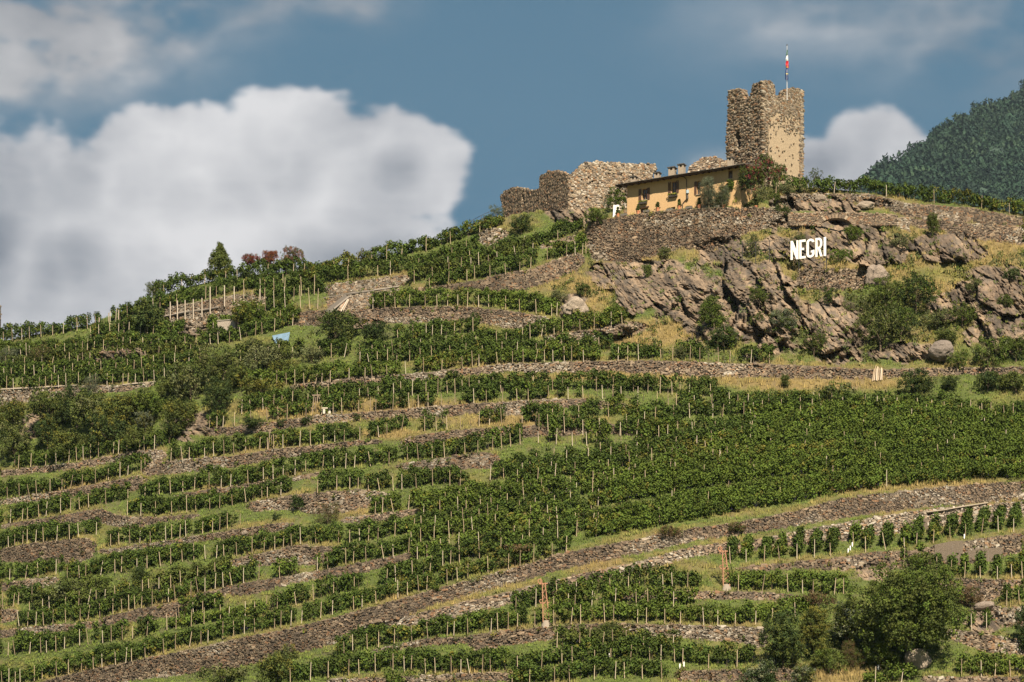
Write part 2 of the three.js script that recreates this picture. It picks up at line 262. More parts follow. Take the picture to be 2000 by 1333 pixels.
{
  const us = []; for (let u = -720; u < -210; u += 40) us.push(u); for (let u = -210; u < -30; u += 6) us.push(u); for (let u = -30; u <= 2030; u += 3) us.push(u); for (let u = 2036; u <= 2250; u += 6) us.push(u); for (let u = 2280; u <= 2700; u += 40) us.push(u);
  const R = 400, low = [1352, 1375, 1420, 1500, 1620, 1780, 2000, 2090], back = [[2, .15], [6, .1], [13, -.8], [24, -5], [45, -18], [90, -50], [170, -110], [320, -200]];
  const rows = low.length + R + 1 + back.length, pos = new Float32Array(us.length * rows * 3), col = new Float32Array(us.length * rows * 3), uv = new Float32Array(us.length * rows * 2), idx = [];
  const c = [0, 0, 0];
  us.forEach((u, i) => {
    const vs = lineAt(SKYLINE, u); let p, k = i * rows;
    const set = (p) => { pos.set([p.x, p.y, p.z], k * 3); col.set(c, k * 3); uv.set([p.x * .22 + p.z * .11, p.y * .26 + p.z * .07], k * 2); k++; };
    for (let j = low.length - 1; j >= 0; j--) { soilColour(u, low[j], c); set(px(u, low[j], low[j] > 1400 ? Z0(u, low[j]) : depth(u, low[j]))); }
    for (let j = 0; j <= R; j++) { const v = lerp(1345, vs, j / R); soilColour(u, v, c); p = px(u, v, depth(u, v)); set(p); }
    for (const [b, y] of back) set(V(p.x * (1 + b / 900), p.y + y, p.z - b));
  });
  for (let i = 0; i + 1 < us.length; i++) for (let j = 0; j + 1 < rows; j++) { const a = i * rows + j, b = a + rows; idx.push(a, b, a + 1, b, b + 1, a + 1); }
  const g = new THREE.BufferGeometry(); g.setAttribute('position', new THREE.BufferAttribute(pos, 3)); g.setAttribute('color', new THREE.BufferAttribute(col, 3)); g.setAttribute('uv', new THREE.BufferAttribute(uv, 2)); g.setIndex(idx); g.computeVertexNormals();
  const m = new THREE.Mesh(g, new THREE.MeshStandardMaterial({ vertexColors: true, roughness: .97, flatShading: true, map: grainFine, bumpMap: grainCoarse, bumpScale: .22 }));
  m.name = 'hillside_terrain'; m.userData = { kind: 'structure', label: 'terraced hillside of grass, soil and bare rock' }; m.castShadow = m.receiveShadow = true; scene.add(m);
  const f = new THREE.Mesh(new THREE.PlaneGeometry(9000, 9000).rotateX(-Math.PI / 2), std(.09, .11, .04)); f.name = 'valley_ground'; f.userData = { kind: 'structure', label: 'flat green valley floor below the hillside' }; f.receiveShadow = true; scene.add(f);
}
// ---------------------------------------------------------------- stone work
const stoneGeos = [0, 1, 2, 3, 4].map((k) => {
  const g = new THREE.BoxGeometry(1, 1, 1, 2, 2, 2), p = g.attributes.position, r = rng(90 + k), seen = new Map();
  for (let i = 0; i < p.count; i++) {
    const v = V(p.getX(i), p.getY(i), p.getZ(i)), key = [v.x, v.y, v.z].join();
    if (!seen.has(key)) { const n = v.clone().normalize().multiplyScalar(.62), q = v.clone().lerp(n, .38); q.x += (r() - .5) * .2; q.y += (r() - .5) * .24; q.z += (r() - .5) * .2; seen.set(key, q); }
    const q = seen.get(key); p.setXYZ(i, q.x, q.y, q.z);
  }
  const f = g.toNonIndexed(); f.computeVertexNormals(); return f;
});
const TONES = { grey: [[.29,.215,.15],[.35,.265,.185],[.22,.165,.12],[.16,.124,.093],[.46,.37,.27],[.34,.195,.11],[.27,.205,.15],[.39,.29,.195],[.13,.102,.078],[.25,.185,.135]], pale: [[.42,.345,.255],[.49,.42,.335],[.35,.275,.195],[.27,.22,.165],[.58,.53,.45],[.38,.245,.145],[.20,.165,.13],[.30,.25,.20]], warm: [[.38,.30,.205],[.46,.375,.265],[.30,.235,.165],[.23,.18,.13],[.52,.45,.35],[.34,.20,.11],[.17,.14,.11]], dark: [[.215,.165,.12],[.165,.128,.096],[.265,.205,.145],[.13,.102,.078],[.34,.265,.185],[.25,.155,.095]] };
for (const k in TONES) TONES[k] = TONES[k].map((c) => c.map((x) => x * .84));
const stoneMats = Object.fromEntries(Object.entries(TONES).map(([k, a]) => [k, a.map(([r, g, b]) => std(r, g, b, { roughness: .95, map: grainFine, bumpMap: grainFine, bumpScale: .02 }))]));
const stoneInst = std(1, 1, 1, { roughness: .95, map: grainFine });
let stoneCount = 0, stoneMesh = 0;
// list of {pos, x, y, z (axes), w, h, d, tone, t} -> separate meshes for the largest, the rest as one part
function layStones(group, list, tone, cap, minPx) {
  const base = group.position; list.forEach((s) => { s.px = s.w * F / -s.pos.z; });
  list.sort((a, b) => b.px - a.px);
  const mk = (s) => new THREE.Matrix4().makeBasis(s.x.clone().multiplyScalar(s.w), s.y.clone().multiplyScalar(s.h), s.z.clone().multiplyScalar(s.d)).setPosition(s.pos.clone().sub(base));
  const rest = []; let k = 0;
  for (const s of list) {
    if (k < cap && s.px >= minPx) { const m = new THREE.Mesh(stoneGeos[k % 5], stoneMats[s.tone][s.t]); m.name = 'stone'; m.castShadow = m.receiveShadow = true; mk(s).decompose(m.position, m.quaternion, m.scale); group.add(m); k++; }
    else { const c = TONES[s.tone][s.t], q = .62 + s.v * .46; rest.push({ m: mk(s), c: [c[0] * q, c[1] * q, c[2] * q] }); }
  }
  stoneCount += list.length; stoneMesh += k;
  if (rest.length) copies('small_stones', stoneGeos[list.length % 5], stoneInst, rest, group);
}
function terraceWall(w, wi) {
  const r = rng(1000 + wi), mid = (w.u0 + w.u1) / 2, um = clamp(mid, 0, 2000), g = thing(w.name ?? 'terrace_wall', w.l, 'stone wall', ground(um, wallAt(w, um)[0] + wallAt(w, um)[1]), 'dry stone terrace walls');
  const list = [], tone0 = w.pale ? 'pale' : 'grey', from = Math.max(w.u0, -200), to = Math.min(w.u1, 2240);
  const sv = w.big ? .165 : .15, su = w.big ? .30 : .27, up = V(0, 1, 0);
  for (let k = 0; k < 60; k++) {
    let u = from + (k % 2) * 3 + r() * 3, any = false;
    while (u < to) {
      const [t, h] = wallAt(w, u), Zw = depth(u, t + 1), m = F / Zw;
      if (k * sv * m < h + .12 * m) {
        any = true;
        const big = r() < .09, uc = u + (r() - .5) * su * m * .8, v = t + (k + .4 + (r() - .5) * .9) * sv * m;
        if (r() > .02) {
          const pos = px(uc, v, depth(uc, clamp(v, t, t + h)) + .02 - r() * .09), a = px(uc - 3, t, depth(uc - 3, v)), b = px(uc + 3, t, depth(uc + 3, v));
          const x = b.sub(a); x.y = clamp(x.y, -.12, .12); x.normalize(); const z = x.clone().cross(up).normalize(), y = z.clone().cross(x).applyAxisAngle(z, (r() - .5) * .7); x.copy(y).cross(z);
          const patch = fbm(uc * .012, v * .03, wi, 2), tn = w.pale ? (patch < -.22 ? 'grey' : 'pale') : patch > .2 ? 'pale' : patch < -.1 ? 'dark' : tone0;
          list.push({ pos, x, y, z, w: (.20 + r() * r() * .30) * (big ? 1.9 : 1), h: (.115 + r() * .10) * (big ? 1.6 : 1), d: .26 + r() * .12, tone: tn, t: Math.floor(r() * TONES[tn].length), v: r() });
        }
      }
      u += su * m * (.75 + r() * .5);
    }
    if (!any) break;
  }
  layStones(g, list, tone0, 150, 10);
}
console.log('terrain done');
WALLS.forEach(terraceWall);
console.log('stones', stoneCount, stoneMesh);

// a vertical face in the photo: origin depth, the way it looks; turns photo points into (along, up)
class Face {
  constructor(u, v, Z, az) { this.o = px(u, v, Z); this.az = az * Math.PI / 180; this.n = V(Math.sin(this.az), 0, Math.cos(this.az)); this.t = V(Math.cos(this.az), 0, -Math.sin(this.az)); this.cam = V(0, CAMY, 0); }
  world(u, v) { const d = px(u, v, 1).sub(this.cam), k = this.o.clone().sub(this.cam).dot(this.n) / d.dot(this.n); return d.multiplyScalar(k).add(this.cam); }
  st(u, v) { const p = this.world(u, v).sub(this.o); return [p.dot(this.t), p.y]; }
  at(s, y, out = 0) { return this.o.clone().addScaledVector(this.t, s).addScaledVector(this.n, out).add(V(0, y, 0)); }
  place(o) { o.position.copy(this.o); o.rotation.y = this.az; return o; }         // local x along, y up, z outwards
}
function inside(poly, x, y) { let c = false; for (let i = 0, j = poly.length - 1; i < poly.length; j = i++) { const [a, b] = poly[i], [d, e] = poly[j]; if ((b > y) !== (e > y) && x < (d - a) * (y - b) / (e - b) + a) c = !c; } return c; }
const shapeOf = (poly, holes = []) => { const s = new THREE.Shape(poly.map((p) => new THREE.Vector2(...p))); for (const h of holes) s.holes.push(new THREE.Path(h.map((p) => new THREE.Vector2(...p)))); return s; };
// masonry slab with the outline poly [s,y], holes through it, stones on its outer face; skip(s,y) leaves plaster bare
function masonry(group, face, poly, holes, thick, o = {}) {
  const r = rng(o.seed ?? 7), core = new THREE.ExtrudeGeometry(shapeOf(poly, holes), { depth: thick, bevelEnabled: false, steps: 1 }); core.translate(0, 0, -thick);
  const cm = part(o.core ?? 'wall', core, o.coreMat ?? std(.20, .165, .125, { map: grainFine, bumpMap: grainCoarse, bumpScale: .06 }), group);
  if (o.rel) { cm.position.copy(o.rel.p); cm.rotation.y = o.rel.a; }
  const ys = poly.map((p) => p[1]), ss = poly.map((p) => p[0]), y0 = Math.min(...ys), y1 = Math.max(...ys), s0 = Math.min(...ss), s1 = Math.max(...ss), list = [], ch = (o.ch ?? .24) * .66;
  for (let y = y0; y < y1 + ch; y += ch * (.85 + r() * .25)) for (let s = s0 - r() * .3; s < s1; ) {
    let wd = (.15 + r() * r() * .40) * (o.sw ?? 1); const c = s + wd / 2;
    const end = c < s0 + .45 || c > s1 - .45; if (o.quoin && end) wd = .5 + r() * .35;
    const ok = inside(poly, c, y) && !holes.some((h) => inside(h, c, y)) && !(o.skip && o.skip(c, y, r)) && r() > .03;
    if (ok) { const tn = o.tone ? o.tone(c, y, r) : 'warm'; const y2 = V(0, 1, 0).applyAxisAngle(face.n, (r() - .5) * .45), x2 = y2.clone().cross(face.n); list.push({ pos: face.at(c, y + (r() - .5) * ch * .5, -.11 + r() * (o.rough ?? .1) * .7), x: x2, y: y2, z: face.n.clone(), w: wd * 1.1, h: ch * (.85 + r() * .6), d: .3 + r() * .15, tone: tn, t: Math.floor(r() * TONES[tn].length), v: r() }); }
    s += wd;
  }
  // a ragged course of loose stones along the broken top
  for (let i = 0; i < poly.length; i++) { const [a, b] = poly[i], [c, d] = poly[(i + 1) % poly.length]; if (c >= a && !o.topAll) continue; if (Math.min(b, d) < y0 + (y1 - y0) * .25) continue; const L = Math.hypot(c - a, d - b); for (let k = 0; k < L; k += .3) { const t = k / L, tn = r() < .5 ? 'grey' : 'warm'; list.push({ pos: face.at(lerp(a, c, t), lerp(b, d, t) + (r() - .4) * .12, -r() * thick * .8), x: face.t.clone(), y: V(0, 1, 0), z: face.n.clone(), w: .22 + r() * .3, h: .12 + r() * .18, d: .3 + r() * .3, tone: tn, t: Math.floor(r() * TONES[tn].length), v: r() }); } }
  const holder = o.holder ?? group, keep = holder.rotation.y;
  // stones are laid in world axes: undo the turn of the group
  const inv = new THREE.Quaternion().setFromAxisAngle(V(0, 1, 0), -keep);
  list.forEach((q) => { q.px = q.w * F / -q.pos.z; });
  list.sort((a, b) => b.px - a.px);
  const rest = []; let k = 0;
  for (const q of list) {
    const p = q.pos.clone().sub(holder.position).applyQuaternion(inv), m4 = new THREE.Matrix4().makeBasis(q.x.clone().applyQuaternion(inv).multiplyScalar(q.w), q.y.clone().applyQuaternion(inv).multiplyScalar(q.h), q.z.clone().applyQuaternion(inv).multiplyScalar(q.d)).setPosition(p);
    if (k < (o.cap ?? 120) && q.px > 8.5) { const m = new THREE.Mesh(stoneGeos[k % 5], stoneMats[q.tone][q.t]); m.name = 'stone'; m.castShadow = m.receiveShadow = true; m4.decompose(m.position, m.quaternion, m.scale); holder.add(m); k++; }
    else { const c = TONES[q.tone][q.t], f = .75 + q.v * .5; rest.push({ m: m4, c: [c[0] * f, c[1] * f, c[2] * f] }); }
  }
  stoneCount += list.length; stoneMesh += k;
  copies('small_stones', stoneGeos[(o.seed ?? 0) % 5], stoneInst, rest, holder);
}
const ragged = (pts, r, amp) => { const out = []; for (let i = 0; i + 1 < pts.length; i++) { const [a, b] = pts[i], [c, d] = pts[i + 1], n = Math.max(1, Math.round(Math.hypot(c - a, d - b) / .45)); for (let k = 0; k < n; k++) out.push([lerp(a, c, k / n) + (r() - .5) * amp, lerp(b, d, k / n) + (r() - .5) * amp]); } out.push(pts[pts.length - 1]); return out; };

// ---------------------------------------------------------------- the tower
{
  const r = rng(31), Zt = depth(1490, 372) + 6, top = (f, pts) => ragged(pts.map(([u, v]) => f.st(u, v)), r, .16);
  const fr = new Face(1491, 372, Zt, 41.5), fl = new Face(1491, 372, Zt, -48.5);
  const t = thing('ruined_tower', 'tall square ruined stone tower with broken battlements on the hilltop', 'tower', fr.o);
  t.rotation.y = fr.az;
  // right face: local x from the near corner to the right
  const R = fr.st(1568, 300)[0];
  const polyR = [[0, -1.5], [R, -1.5], ...top(fr, [[1568.5, 350], [1569, 178], [1561, 173], [1545, 174], [1534, 178], [1530, 186], [1527, 193], [1519, 190], [1514, 186], [1512, 168], [1508, 160], [1499, 158], [1491, 160]]).slice(3), [0, 8]];
  const holesR = [[1505, 249], [1506, 270], [1505, 291], [1533, 256], [1530, 277], [1529, 298], [1552, 262], [1551, 282], [1549, 304], [1519, 322], [1547, 323]].map(([u, v]) => { const [s, y] = fr.st(u, v), w = .13 + r() * .05; return [[s - w, y - w * 1.2], [s + w, y - w], [s + w * .9, y + w * 1.1], [s - w, y + w]]; });
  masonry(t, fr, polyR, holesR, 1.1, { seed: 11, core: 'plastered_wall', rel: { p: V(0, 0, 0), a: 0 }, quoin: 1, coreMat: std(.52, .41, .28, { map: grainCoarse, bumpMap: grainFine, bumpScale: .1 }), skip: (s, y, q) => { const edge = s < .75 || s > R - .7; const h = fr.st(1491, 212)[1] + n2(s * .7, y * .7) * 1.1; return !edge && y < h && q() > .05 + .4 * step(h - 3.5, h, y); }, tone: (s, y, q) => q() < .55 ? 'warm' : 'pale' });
  // left face: local x runs to the near corner (x = 0), so negative s
  const L = fl.st(1421, 300)[0];
  const polyL = [[L, -1.5], [0, -1.5], [0, 8], ...top(fl, [[1491, 160], [1486, 162], [1472, 164], [1470, 176], [1466, 190], [1457, 195], [1453, 184], [1449, 175], [1437, 174], [1424, 178], [1423, 230], [1420, 290]]), ];
  const open = [[1439, 256], [1447, 258], [1449, 270], [1448, 296], [1443, 298], [1441, 282], [1437, 270]].map(([u, v]) => fl.st(u, v)).reverse();
  const holesL = [open, ...[[1458, 222], [1459, 254], [1463, 276], [1474, 292], [1480, 248], [1475, 216]].map(([u, v]) => { const [s, y] = fl.st(u, v), w = .17; return [[s - w, y - w], [s + w, y - w], [s + w, y + w * .8], [s - w, y + w]]; })];
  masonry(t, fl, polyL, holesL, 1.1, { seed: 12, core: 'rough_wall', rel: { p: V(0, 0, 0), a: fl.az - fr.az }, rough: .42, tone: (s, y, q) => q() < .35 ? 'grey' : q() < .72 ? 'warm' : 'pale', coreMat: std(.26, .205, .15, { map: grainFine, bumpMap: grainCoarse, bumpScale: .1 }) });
  // the two hidden walls, the floor inside
  const bh = fr.st(1530, 200)[1];
  const bw = new THREE.BoxGeometry(R, bh + 1.5, 1); bw.translate(R / 2, (bh - 1.5) / 2, -(-L) + .5 + .02); part('back_wall', bw, stoneMats.warm[2], t);
  const bw2 = new THREE.BoxGeometry(1, bh + 1.5, -L - 1.2); bw2.translate(R - .52, (bh - 1.5) / 2, L / 2); part('back_wall', bw2, stoneMats.warm[2], t);
  const fl2 = new THREE.BoxGeometry(R - 2.3, .3, -L - 2.3); fl2.translate(R / 2, bh * .55, L / 2); part('inner_floor', fl2, stoneMats.dark[0], t);
  // weeds growing on the broken top are built with the plants
}
// ---------------------------------------------------------------- the ruined keep
{
  const r = rng(41), Zc = depth(1111, 412) + 1.2;
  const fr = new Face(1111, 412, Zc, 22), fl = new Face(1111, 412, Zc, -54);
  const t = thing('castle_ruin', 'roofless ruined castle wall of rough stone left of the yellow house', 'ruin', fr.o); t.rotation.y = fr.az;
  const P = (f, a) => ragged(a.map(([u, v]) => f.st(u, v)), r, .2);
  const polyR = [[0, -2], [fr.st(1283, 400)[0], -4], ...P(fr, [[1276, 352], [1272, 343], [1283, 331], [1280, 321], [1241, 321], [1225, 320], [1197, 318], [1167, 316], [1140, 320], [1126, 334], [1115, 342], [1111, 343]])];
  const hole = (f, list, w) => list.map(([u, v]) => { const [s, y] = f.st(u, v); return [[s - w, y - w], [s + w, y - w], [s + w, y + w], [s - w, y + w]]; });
  masonry(t, fr, polyR, hole(fr, [[1158, 338], [1190, 340], [1213, 342], [1158, 356], [1213, 360], [1235, 343], [1212, 323], [1145, 386], [1118, 379], [1135, 352], [1190, 378], [1174, 388]], .17), 1.2, { seed: 13, core: 'sun_toned_wall', rel: { p: V(0, 0, 0), a: 0 }, ch: .29, sw: 1.2, rough: .16, tone: (s, y, q) => q() < .55 ? 'pale' : q() < .6 ? 'warm' : 'grey', cap: 220 });  // paler stones paint this face as the sunlit side of similar stone
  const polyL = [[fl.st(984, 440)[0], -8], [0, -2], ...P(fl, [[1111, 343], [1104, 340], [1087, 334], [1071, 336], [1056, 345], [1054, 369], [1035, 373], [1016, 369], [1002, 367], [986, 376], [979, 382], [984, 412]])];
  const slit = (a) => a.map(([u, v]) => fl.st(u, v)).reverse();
  masonry(t, fl, polyL, [slit([[1019, 378], [1025, 380], [1026, 404], [1023, 404]]), slit([[1068, 367], [1070, 367], [1071, 391], [1068, 391]])], 1.1, { seed: 14, core: 'shade_toned_wall', rel: { p: V(0, 0, 0), a: fl.az - fr.az }, ch: .27, rough: .2, tone: (s, y, q) => q() < .55 ? 'dark' : 'grey', cap: 200 });  // same kind of stone, darker tones put this side's shade into the colour
  // rear wall closes the plan
  const L = fr.st(1283, 400)[0], bw = new THREE.BoxGeometry(L, 7, 1); bw.translate(L / 2, 1, -9); part('back_wall', bw, stoneMats.grey[0], t);
}
{ // low ruin between house and tower
  const r = rng(43), f = new Face(1390, 345, depth(1400, 405) + 13, -10), t = thing('ruined_wall', 'low rounded stone ruin showing above the house roof beside the tower', 'ruin', f.o); t.rotation.y = f.az;
  masonry(t, f, [f.st(1345, 345), f.st(1425, 345), ...ragged([[1425, 316], [1412, 312], [1402, 308], [1385, 306], [1372, 310], [1356, 318], [1350, 326], [1345, 330]].map(([u, v]) => f.st(u, v)), r, .15)], [], 1.3, { seed: 15, tone: (s, y, q) => q() < .6 ? 'grey' : 'pale', rel: { p: V(0, 0, 0), a: 0 } });
  const f2 = new Face(-30, 660, 470, -5), t2 = thing('distant_tower', 'sliver of a dark stone tower at the left edge', 'tower', f2.o); t2.rotation.y = f2.az;
  masonry(t2, f2, [f2.st(-75, 690), f2.st(-1, 690), ...ragged([[-1, 597], [-15, 595], [-40, 600], [-75, 598]].map(([u, v]) => f2.st(u, v)), r, .2)], [], .8, { seed: 16, tone: () => 'dark', rel: { p: V(0, 0, 0), a: 0 }, ch: .4, sw: 1.6 });
}
console.log('castle', stoneCount, stoneMesh);

// ---------------------------------------------------------------- the yellow house
const HF = new Face(1225, 422, depth(1280, 411) + 3.2, -27);
{
  const f = HF, t = thing('yellow_house', 'long ochre yellow house with brown shutters and a dark low roof', 'house', f.o); t.rotation.y = f.az;
  const box = (w, h, d, x, y, z) => new THREE.BoxGeometry(w, h, d).translate(x, y, z);
  const plaster = std(.56, .375, .195, { map: grainCoarse, bumpMap: grainFine, bumpScale: .015 }), wood = std(.075, .035, .022, { roughness: .7 }), dark = std(.035, .03, .028), glass = new THREE.MeshPhysicalMaterial({ color: new THREE.Color().setRGB(.03, .035, .04), roughness: .12, metalness: 0 });
  const S = (u, v) => f.st(u, v), right = S(1447, 350)[0], topY = S(1225, 371)[1] + .1, topR = S(1447, 331)[1];
  const eave = Math.max(topY, topR);
  const rect = (u0, v0, u1, v1) => { const um = (u0 + u1) / 2, [a] = S(u0, v0), [b] = S(u1, v0), y0 = S(um, v1)[1], y1 = S(um, v0)[1]; return [a, y0, b, y1]; };
  const wins = [[1254.5, 368.5, 1264, 391], [1312, 354.5, 1321, 378], [1361, 354, 1368.5, 380], [1422.5, 332.5, 1431, 349]].map((a) => rect(...a));
  const low = [[1250.5, 406, 1266, 426], [1310, 404.5, 1319, 414]].map((a) => rect(...a));
  const holes = [...wins, ...low].map(([a, b, c, d]) => [[a, b], [a, d], [c, d], [c, b]]);
  const H2 = Math.max(topY, topR) ;
  const wall = new THREE.ExtrudeGeometry(shapeOf([[0, -2.5], [right, -2.5], [right, H2 + .3], [0, H2 + .3]], holes), { depth: .45, bevelEnabled: false }); wall.translate(0, 0, -.45);
  part('front_wall', wall, plaster, t);
  part('side_wall', box(.4, H2 + 2.8, 5.4, .21, (H2 - 2.2) / 2, -3.16), plaster, t);
  part('side_wall', box(.4, H2 + 2.8, 5.4, right - .21, (H2 - 2.2) / 2, -3.16), plaster, t);
  part('back_wall', box(right, H2 + 2.8, .4, right / 2, (H2 - 2.2) / 2, -6.1), plaster, t);
  part('inner_floor', box(right - .9, .2, 5.2, right / 2, S(1258, 396)[1] - .3, -3.16), wood, t);
  // windows with frames, panes, open shutters
  wins.forEach(([a, b, c, d], i) => {
    const w = new THREE.Group(); w.name = 'window'; t.add(w); const cx = (a + c) / 2, cy = (b + d) / 2, W = c - a, Hh = d - b;
    part('pane', box(W, Hh, .02, cx, cy, -.3), glass, w);
    const fr = mergeGeometries([box(.07, Hh, .08, a + .035, cy, -.26), box(.07, Hh, .08, c - .035, cy, -.26), box(.06, Hh, .07, cx, cy, -.262), box(W - .15, .07, .075, cx, d - .035, -.263), box(W - .15, .07, .075, cx, b + .035, -.263), box(W - .15, .04, .05, cx, cy, -.255)]);
    part('frame', fr, std(.22, .12, .06), w);
    if (i < 3) {
      const slats = (x) => { const g = [box(W * .52, .06, .05, x, b + .03, .045), box(W * .52, .06, .05, x, d - .03, .045), box(.06, Hh - .13, .052, x - W * .23, cy, .045), box(.06, Hh - .13, .052, x + W * .23, cy, .045)]; for (let y = b + .12; y < d - .1; y += .12) g.push(box(W * .40, .085, .03, x, y, .045)); return mergeGeometries(g); };
      part('shutter', slats(a - W * .30 - (i === 0 || i === 1 ? .10 : 0)), wood, w); if (i < 2) part('shutter', slats(c + W * .30), wood, w);
    }
    part('sill', box(W + .16, .06, .2, cx, b - .035, .05), std(.35, .3, .24), w);
  });
  low.forEach(([a, b, c, d], i) => { part(i ? 'cellar_window' : 'door', box(c - a, d - b, .06, (a + c) / 2, (b + d) / 2, -.34), i ? glass : wood, t); });
  part('door_lintel', box(low[0][2] - low[0][0] + .3, .12, .12, (low[0][0] + low[0][2]) / 2, low[0][3] + .065, .03), wood, t);
  // roof: thin dark slab rising towards the back, rafters below, stone slates on top
  const roof = new THREE.Group(); roof.name = 'roof'; t.add(roof); roof.position.set(right / 2, H2 + .34, 0);
  const x0 = S(1208, 369)[0] - right / 2, x1 = S(1462, 322)[0] - right / 2, pitch = .36, roofMat = std(.085, .078, .072, { bumpMap: grainFine, bumpScale: .05 });
  const deck = new THREE.BoxGeometry(x1 - x0, .14, 6); deck.translate((x0 + x1) / 2, .07, -2.05); deck.rotateX(pitch * .62); part('roof_deck', deck, wood, roof);
  const back = new THREE.BoxGeometry(x1 - x0, .14, 3); back.translate((x0 + x1) / 2, 0, -1.5); back.rotateX(-pitch * .62); back.translate(0, 1.19, -4.1); part('roof_deck', back, wood, roof);
  const r = rng(3); for (let k = 0; k < 4; k++) for (let x = x0; x < x1 - .2; ) { const w = .4 + r() * .35, gg = new THREE.BoxGeometry(Math.min(w, x1 - x) - .02, .05 + r() * .03, .75); gg.translate(x + w / 2, .19 + k * .045, .85 - k * .62 + (r() - .5) * .07); gg.rotateX(pitch * .62); part('roof_slate', gg, [roofMat, std(.11, .10, .09), std(.065, .06, .056)][Math.floor(r() * 3)], roof); x += w; }
  for (let x = x0 + .3; x < x1; x += .95) { const g = new THREE.BoxGeometry(.12, .14, 1.4); g.translate(x, -.07, .25); g.rotateX(pitch * .62); part('rafter', g, wood, roof); }
  part('ridge', new THREE.BoxGeometry(x1 - x0, .16, .4).translate((x0 + x1) / 2, 1.32, -4.05), roofMat, roof);
  // chimneys
  const chim = std(.36, .30, .235, { map: grainFine, bumpMap: grainFine, bumpScale: .02 });
  for (const [u0, u1, v0, v1] of [[1233, 1244, 345, 362], [1279, 1290, 337, 354], [1307, 1320, 327, 347], [1326, 1338, 321, 342], [1422, 1433, 308, 328]]) {
    const c = new THREE.Group(); c.name = 'chimney'; roof.add(c); const off = -2.2, q = new Face(1225, 422, -HF.at(0, 0, off).z, -27); q.o = HF.at(0, 0, off);
    const [a, b] = q.st(u0, v1), [e] = q.st(u1, v1), y1 = q.st((u0 + u1) / 2, v0)[1], w = e - a, cx = (a + e) / 2 - right / 2, base = H2 + .34, yb = b - base - 1.2, yt = y1 - base;
    c.position.set(cx, 0, off);
    part('stack', box(w * .86, yt - .5 - yb, w * .86, 0, (yt - .5 + yb) / 2, 0), chim, c);
    for (const [sx, sz] of [[-1, -1], [1, -1], [-1, 1], [1, 1]]) part('flue_post', box(w * .26, .34, w * .26, sx * w * .30, yt - .33, sz * w * .30), chim, c);
    part('cap', box(w * 1.12, .10, w * 1.12, 0, yt - .11, 0), roofMat, c); part('cap_slab', box(w * .8, .06, w * .8, 0, yt - .028, 0), roofMat, c);
  }
  // drain pipe with its bends
  const pp = [[1333.6, 343], [1341.5, 351], [1342, 389], [1334, 398], [1333.6, 411]].map(([u, v]) => { const [s, y] = S(u, v); return V(s, y, .09); });
  const tube = new THREE.CurvePath(); for (let i = 0; i + 1 < pp.length; i++) tube.add(new THREE.LineCurve3(pp[i], pp[i + 1]));
  part('drain_pipe', new THREE.TubeGeometry(tube, 24, .055, 6), std(.05, .04, .035, { metalness: .3, roughness: .5 }), t);
  const [ls, ly] = S(1344, 375); part('meter_box', box(.3, .42, .2, ls, ly, .11), std(.35, .45, .52), t); part('wall_lantern', new THREE.CylinderGeometry(.10, .16, .5, 6).translate(ls, ly - .75, .2), std(.06, .055, .05), t);
}
// boxes of flowers under the windows, a hanging plant
const leafQuads = (n, rad, size, seed, squash = 1, upBias = .35) => {
  const r = rng(seed), pos = [], nor = [];
  for (let i = 0; i < n; i++) {
    const d = V(r() * 2 - 1, r() * 2 - 1, r() * 2 - 1).normalize(), c = d.clone().multiplyScalar(rad * Math.cbrt(r())); c.y *= squash;
    const nn = d.clone().multiplyScalar(.6).add(V((r() - .5) * 1.4, (r() - .5) * 1.4 + upBias, (r() - .5) * 1.4)).normalize(), a = V(r() - .5, r() - .5, r() - .5).cross(nn).normalize(), b = nn.clone().cross(a), s = size * (.65 + r() * .7);
    const p0 = c.clone().addScaledVector(a, -s * .55), p1 = c.clone().addScaledVector(b, s * .42).addScaledVector(nn, -s * .1), p2 = c.clone().addScaledVector(a, s * .55), p3 = c.clone().addScaledVector(b, -s * .42).addScaledVector(nn, -s * .1);
    for (const tri of [[p0, p3, p2], [p0, p2, p1]]) { const m = tri[1].clone().sub(tri[0]).cross(tri[2].clone().sub(tri[0])).normalize(); for (const q of tri) { pos.push(q.x, q.y, q.z); nor.push(m.x, m.y, m.z); } }
  }
  const g = new THREE.BufferGeometry(); g.setAttribute('position', new THREE.Float32BufferAttribute(pos, 3)); g.setAttribute('normal', new THREE.Float32BufferAttribute(nor, 3)); return g;
};
const leafMat = new THREE.MeshPhysicalMaterial({ color: 0xffffff, roughness: .8, specularIntensity: .35, side: THREE.DoubleSide });
const clumps = { vine: [leafQuads(26, .36, .19, 1), leafQuads(26, .36, .19, 2)], shrub: [leafQuads(34, .5, .2, 3), leafQuads(34, .5, .2, 4)], olive: [leafQuads(44, .45, .11, 5), leafQuads(44, .45, .11, 6)], small: [leafQuads(22, .16, .09, 7)] };
const mat4 = (p, s, r, sy = s) => new THREE.Matrix4().compose(p, new THREE.Quaternion().setFromEuler(new THREE.Euler((r() - .5) * .8, r() * 6.28, (r() - .5) * .8)), V(s, sy, s));
const GREENS = { vine: [.062, .098, .016], bright: [.092, .136, .020], dark: [.044, .070, .018], mid: [.084, .108, .023], olive: [.135, .155, .095], grey: [.13, .145, .06], yellow: [.145, .145, .026], brown: [.115, .078, .038], red: [.19, .045, .028], pink: [.24, .12, .09], rust: [.22, .10, .04], lime: [.26, .29, .04] };
for (const k in GREENS) GREENS[k] = GREENS[k].map((x) => x * .73);
const tint = (c, r, a = .35) => { const q = 1 - a / 2 + r() * a, w = (r() - .5) * .18; return [c[0] * q * (1 + w), c[1] * q, c[2] * q * (1 - w)]; };
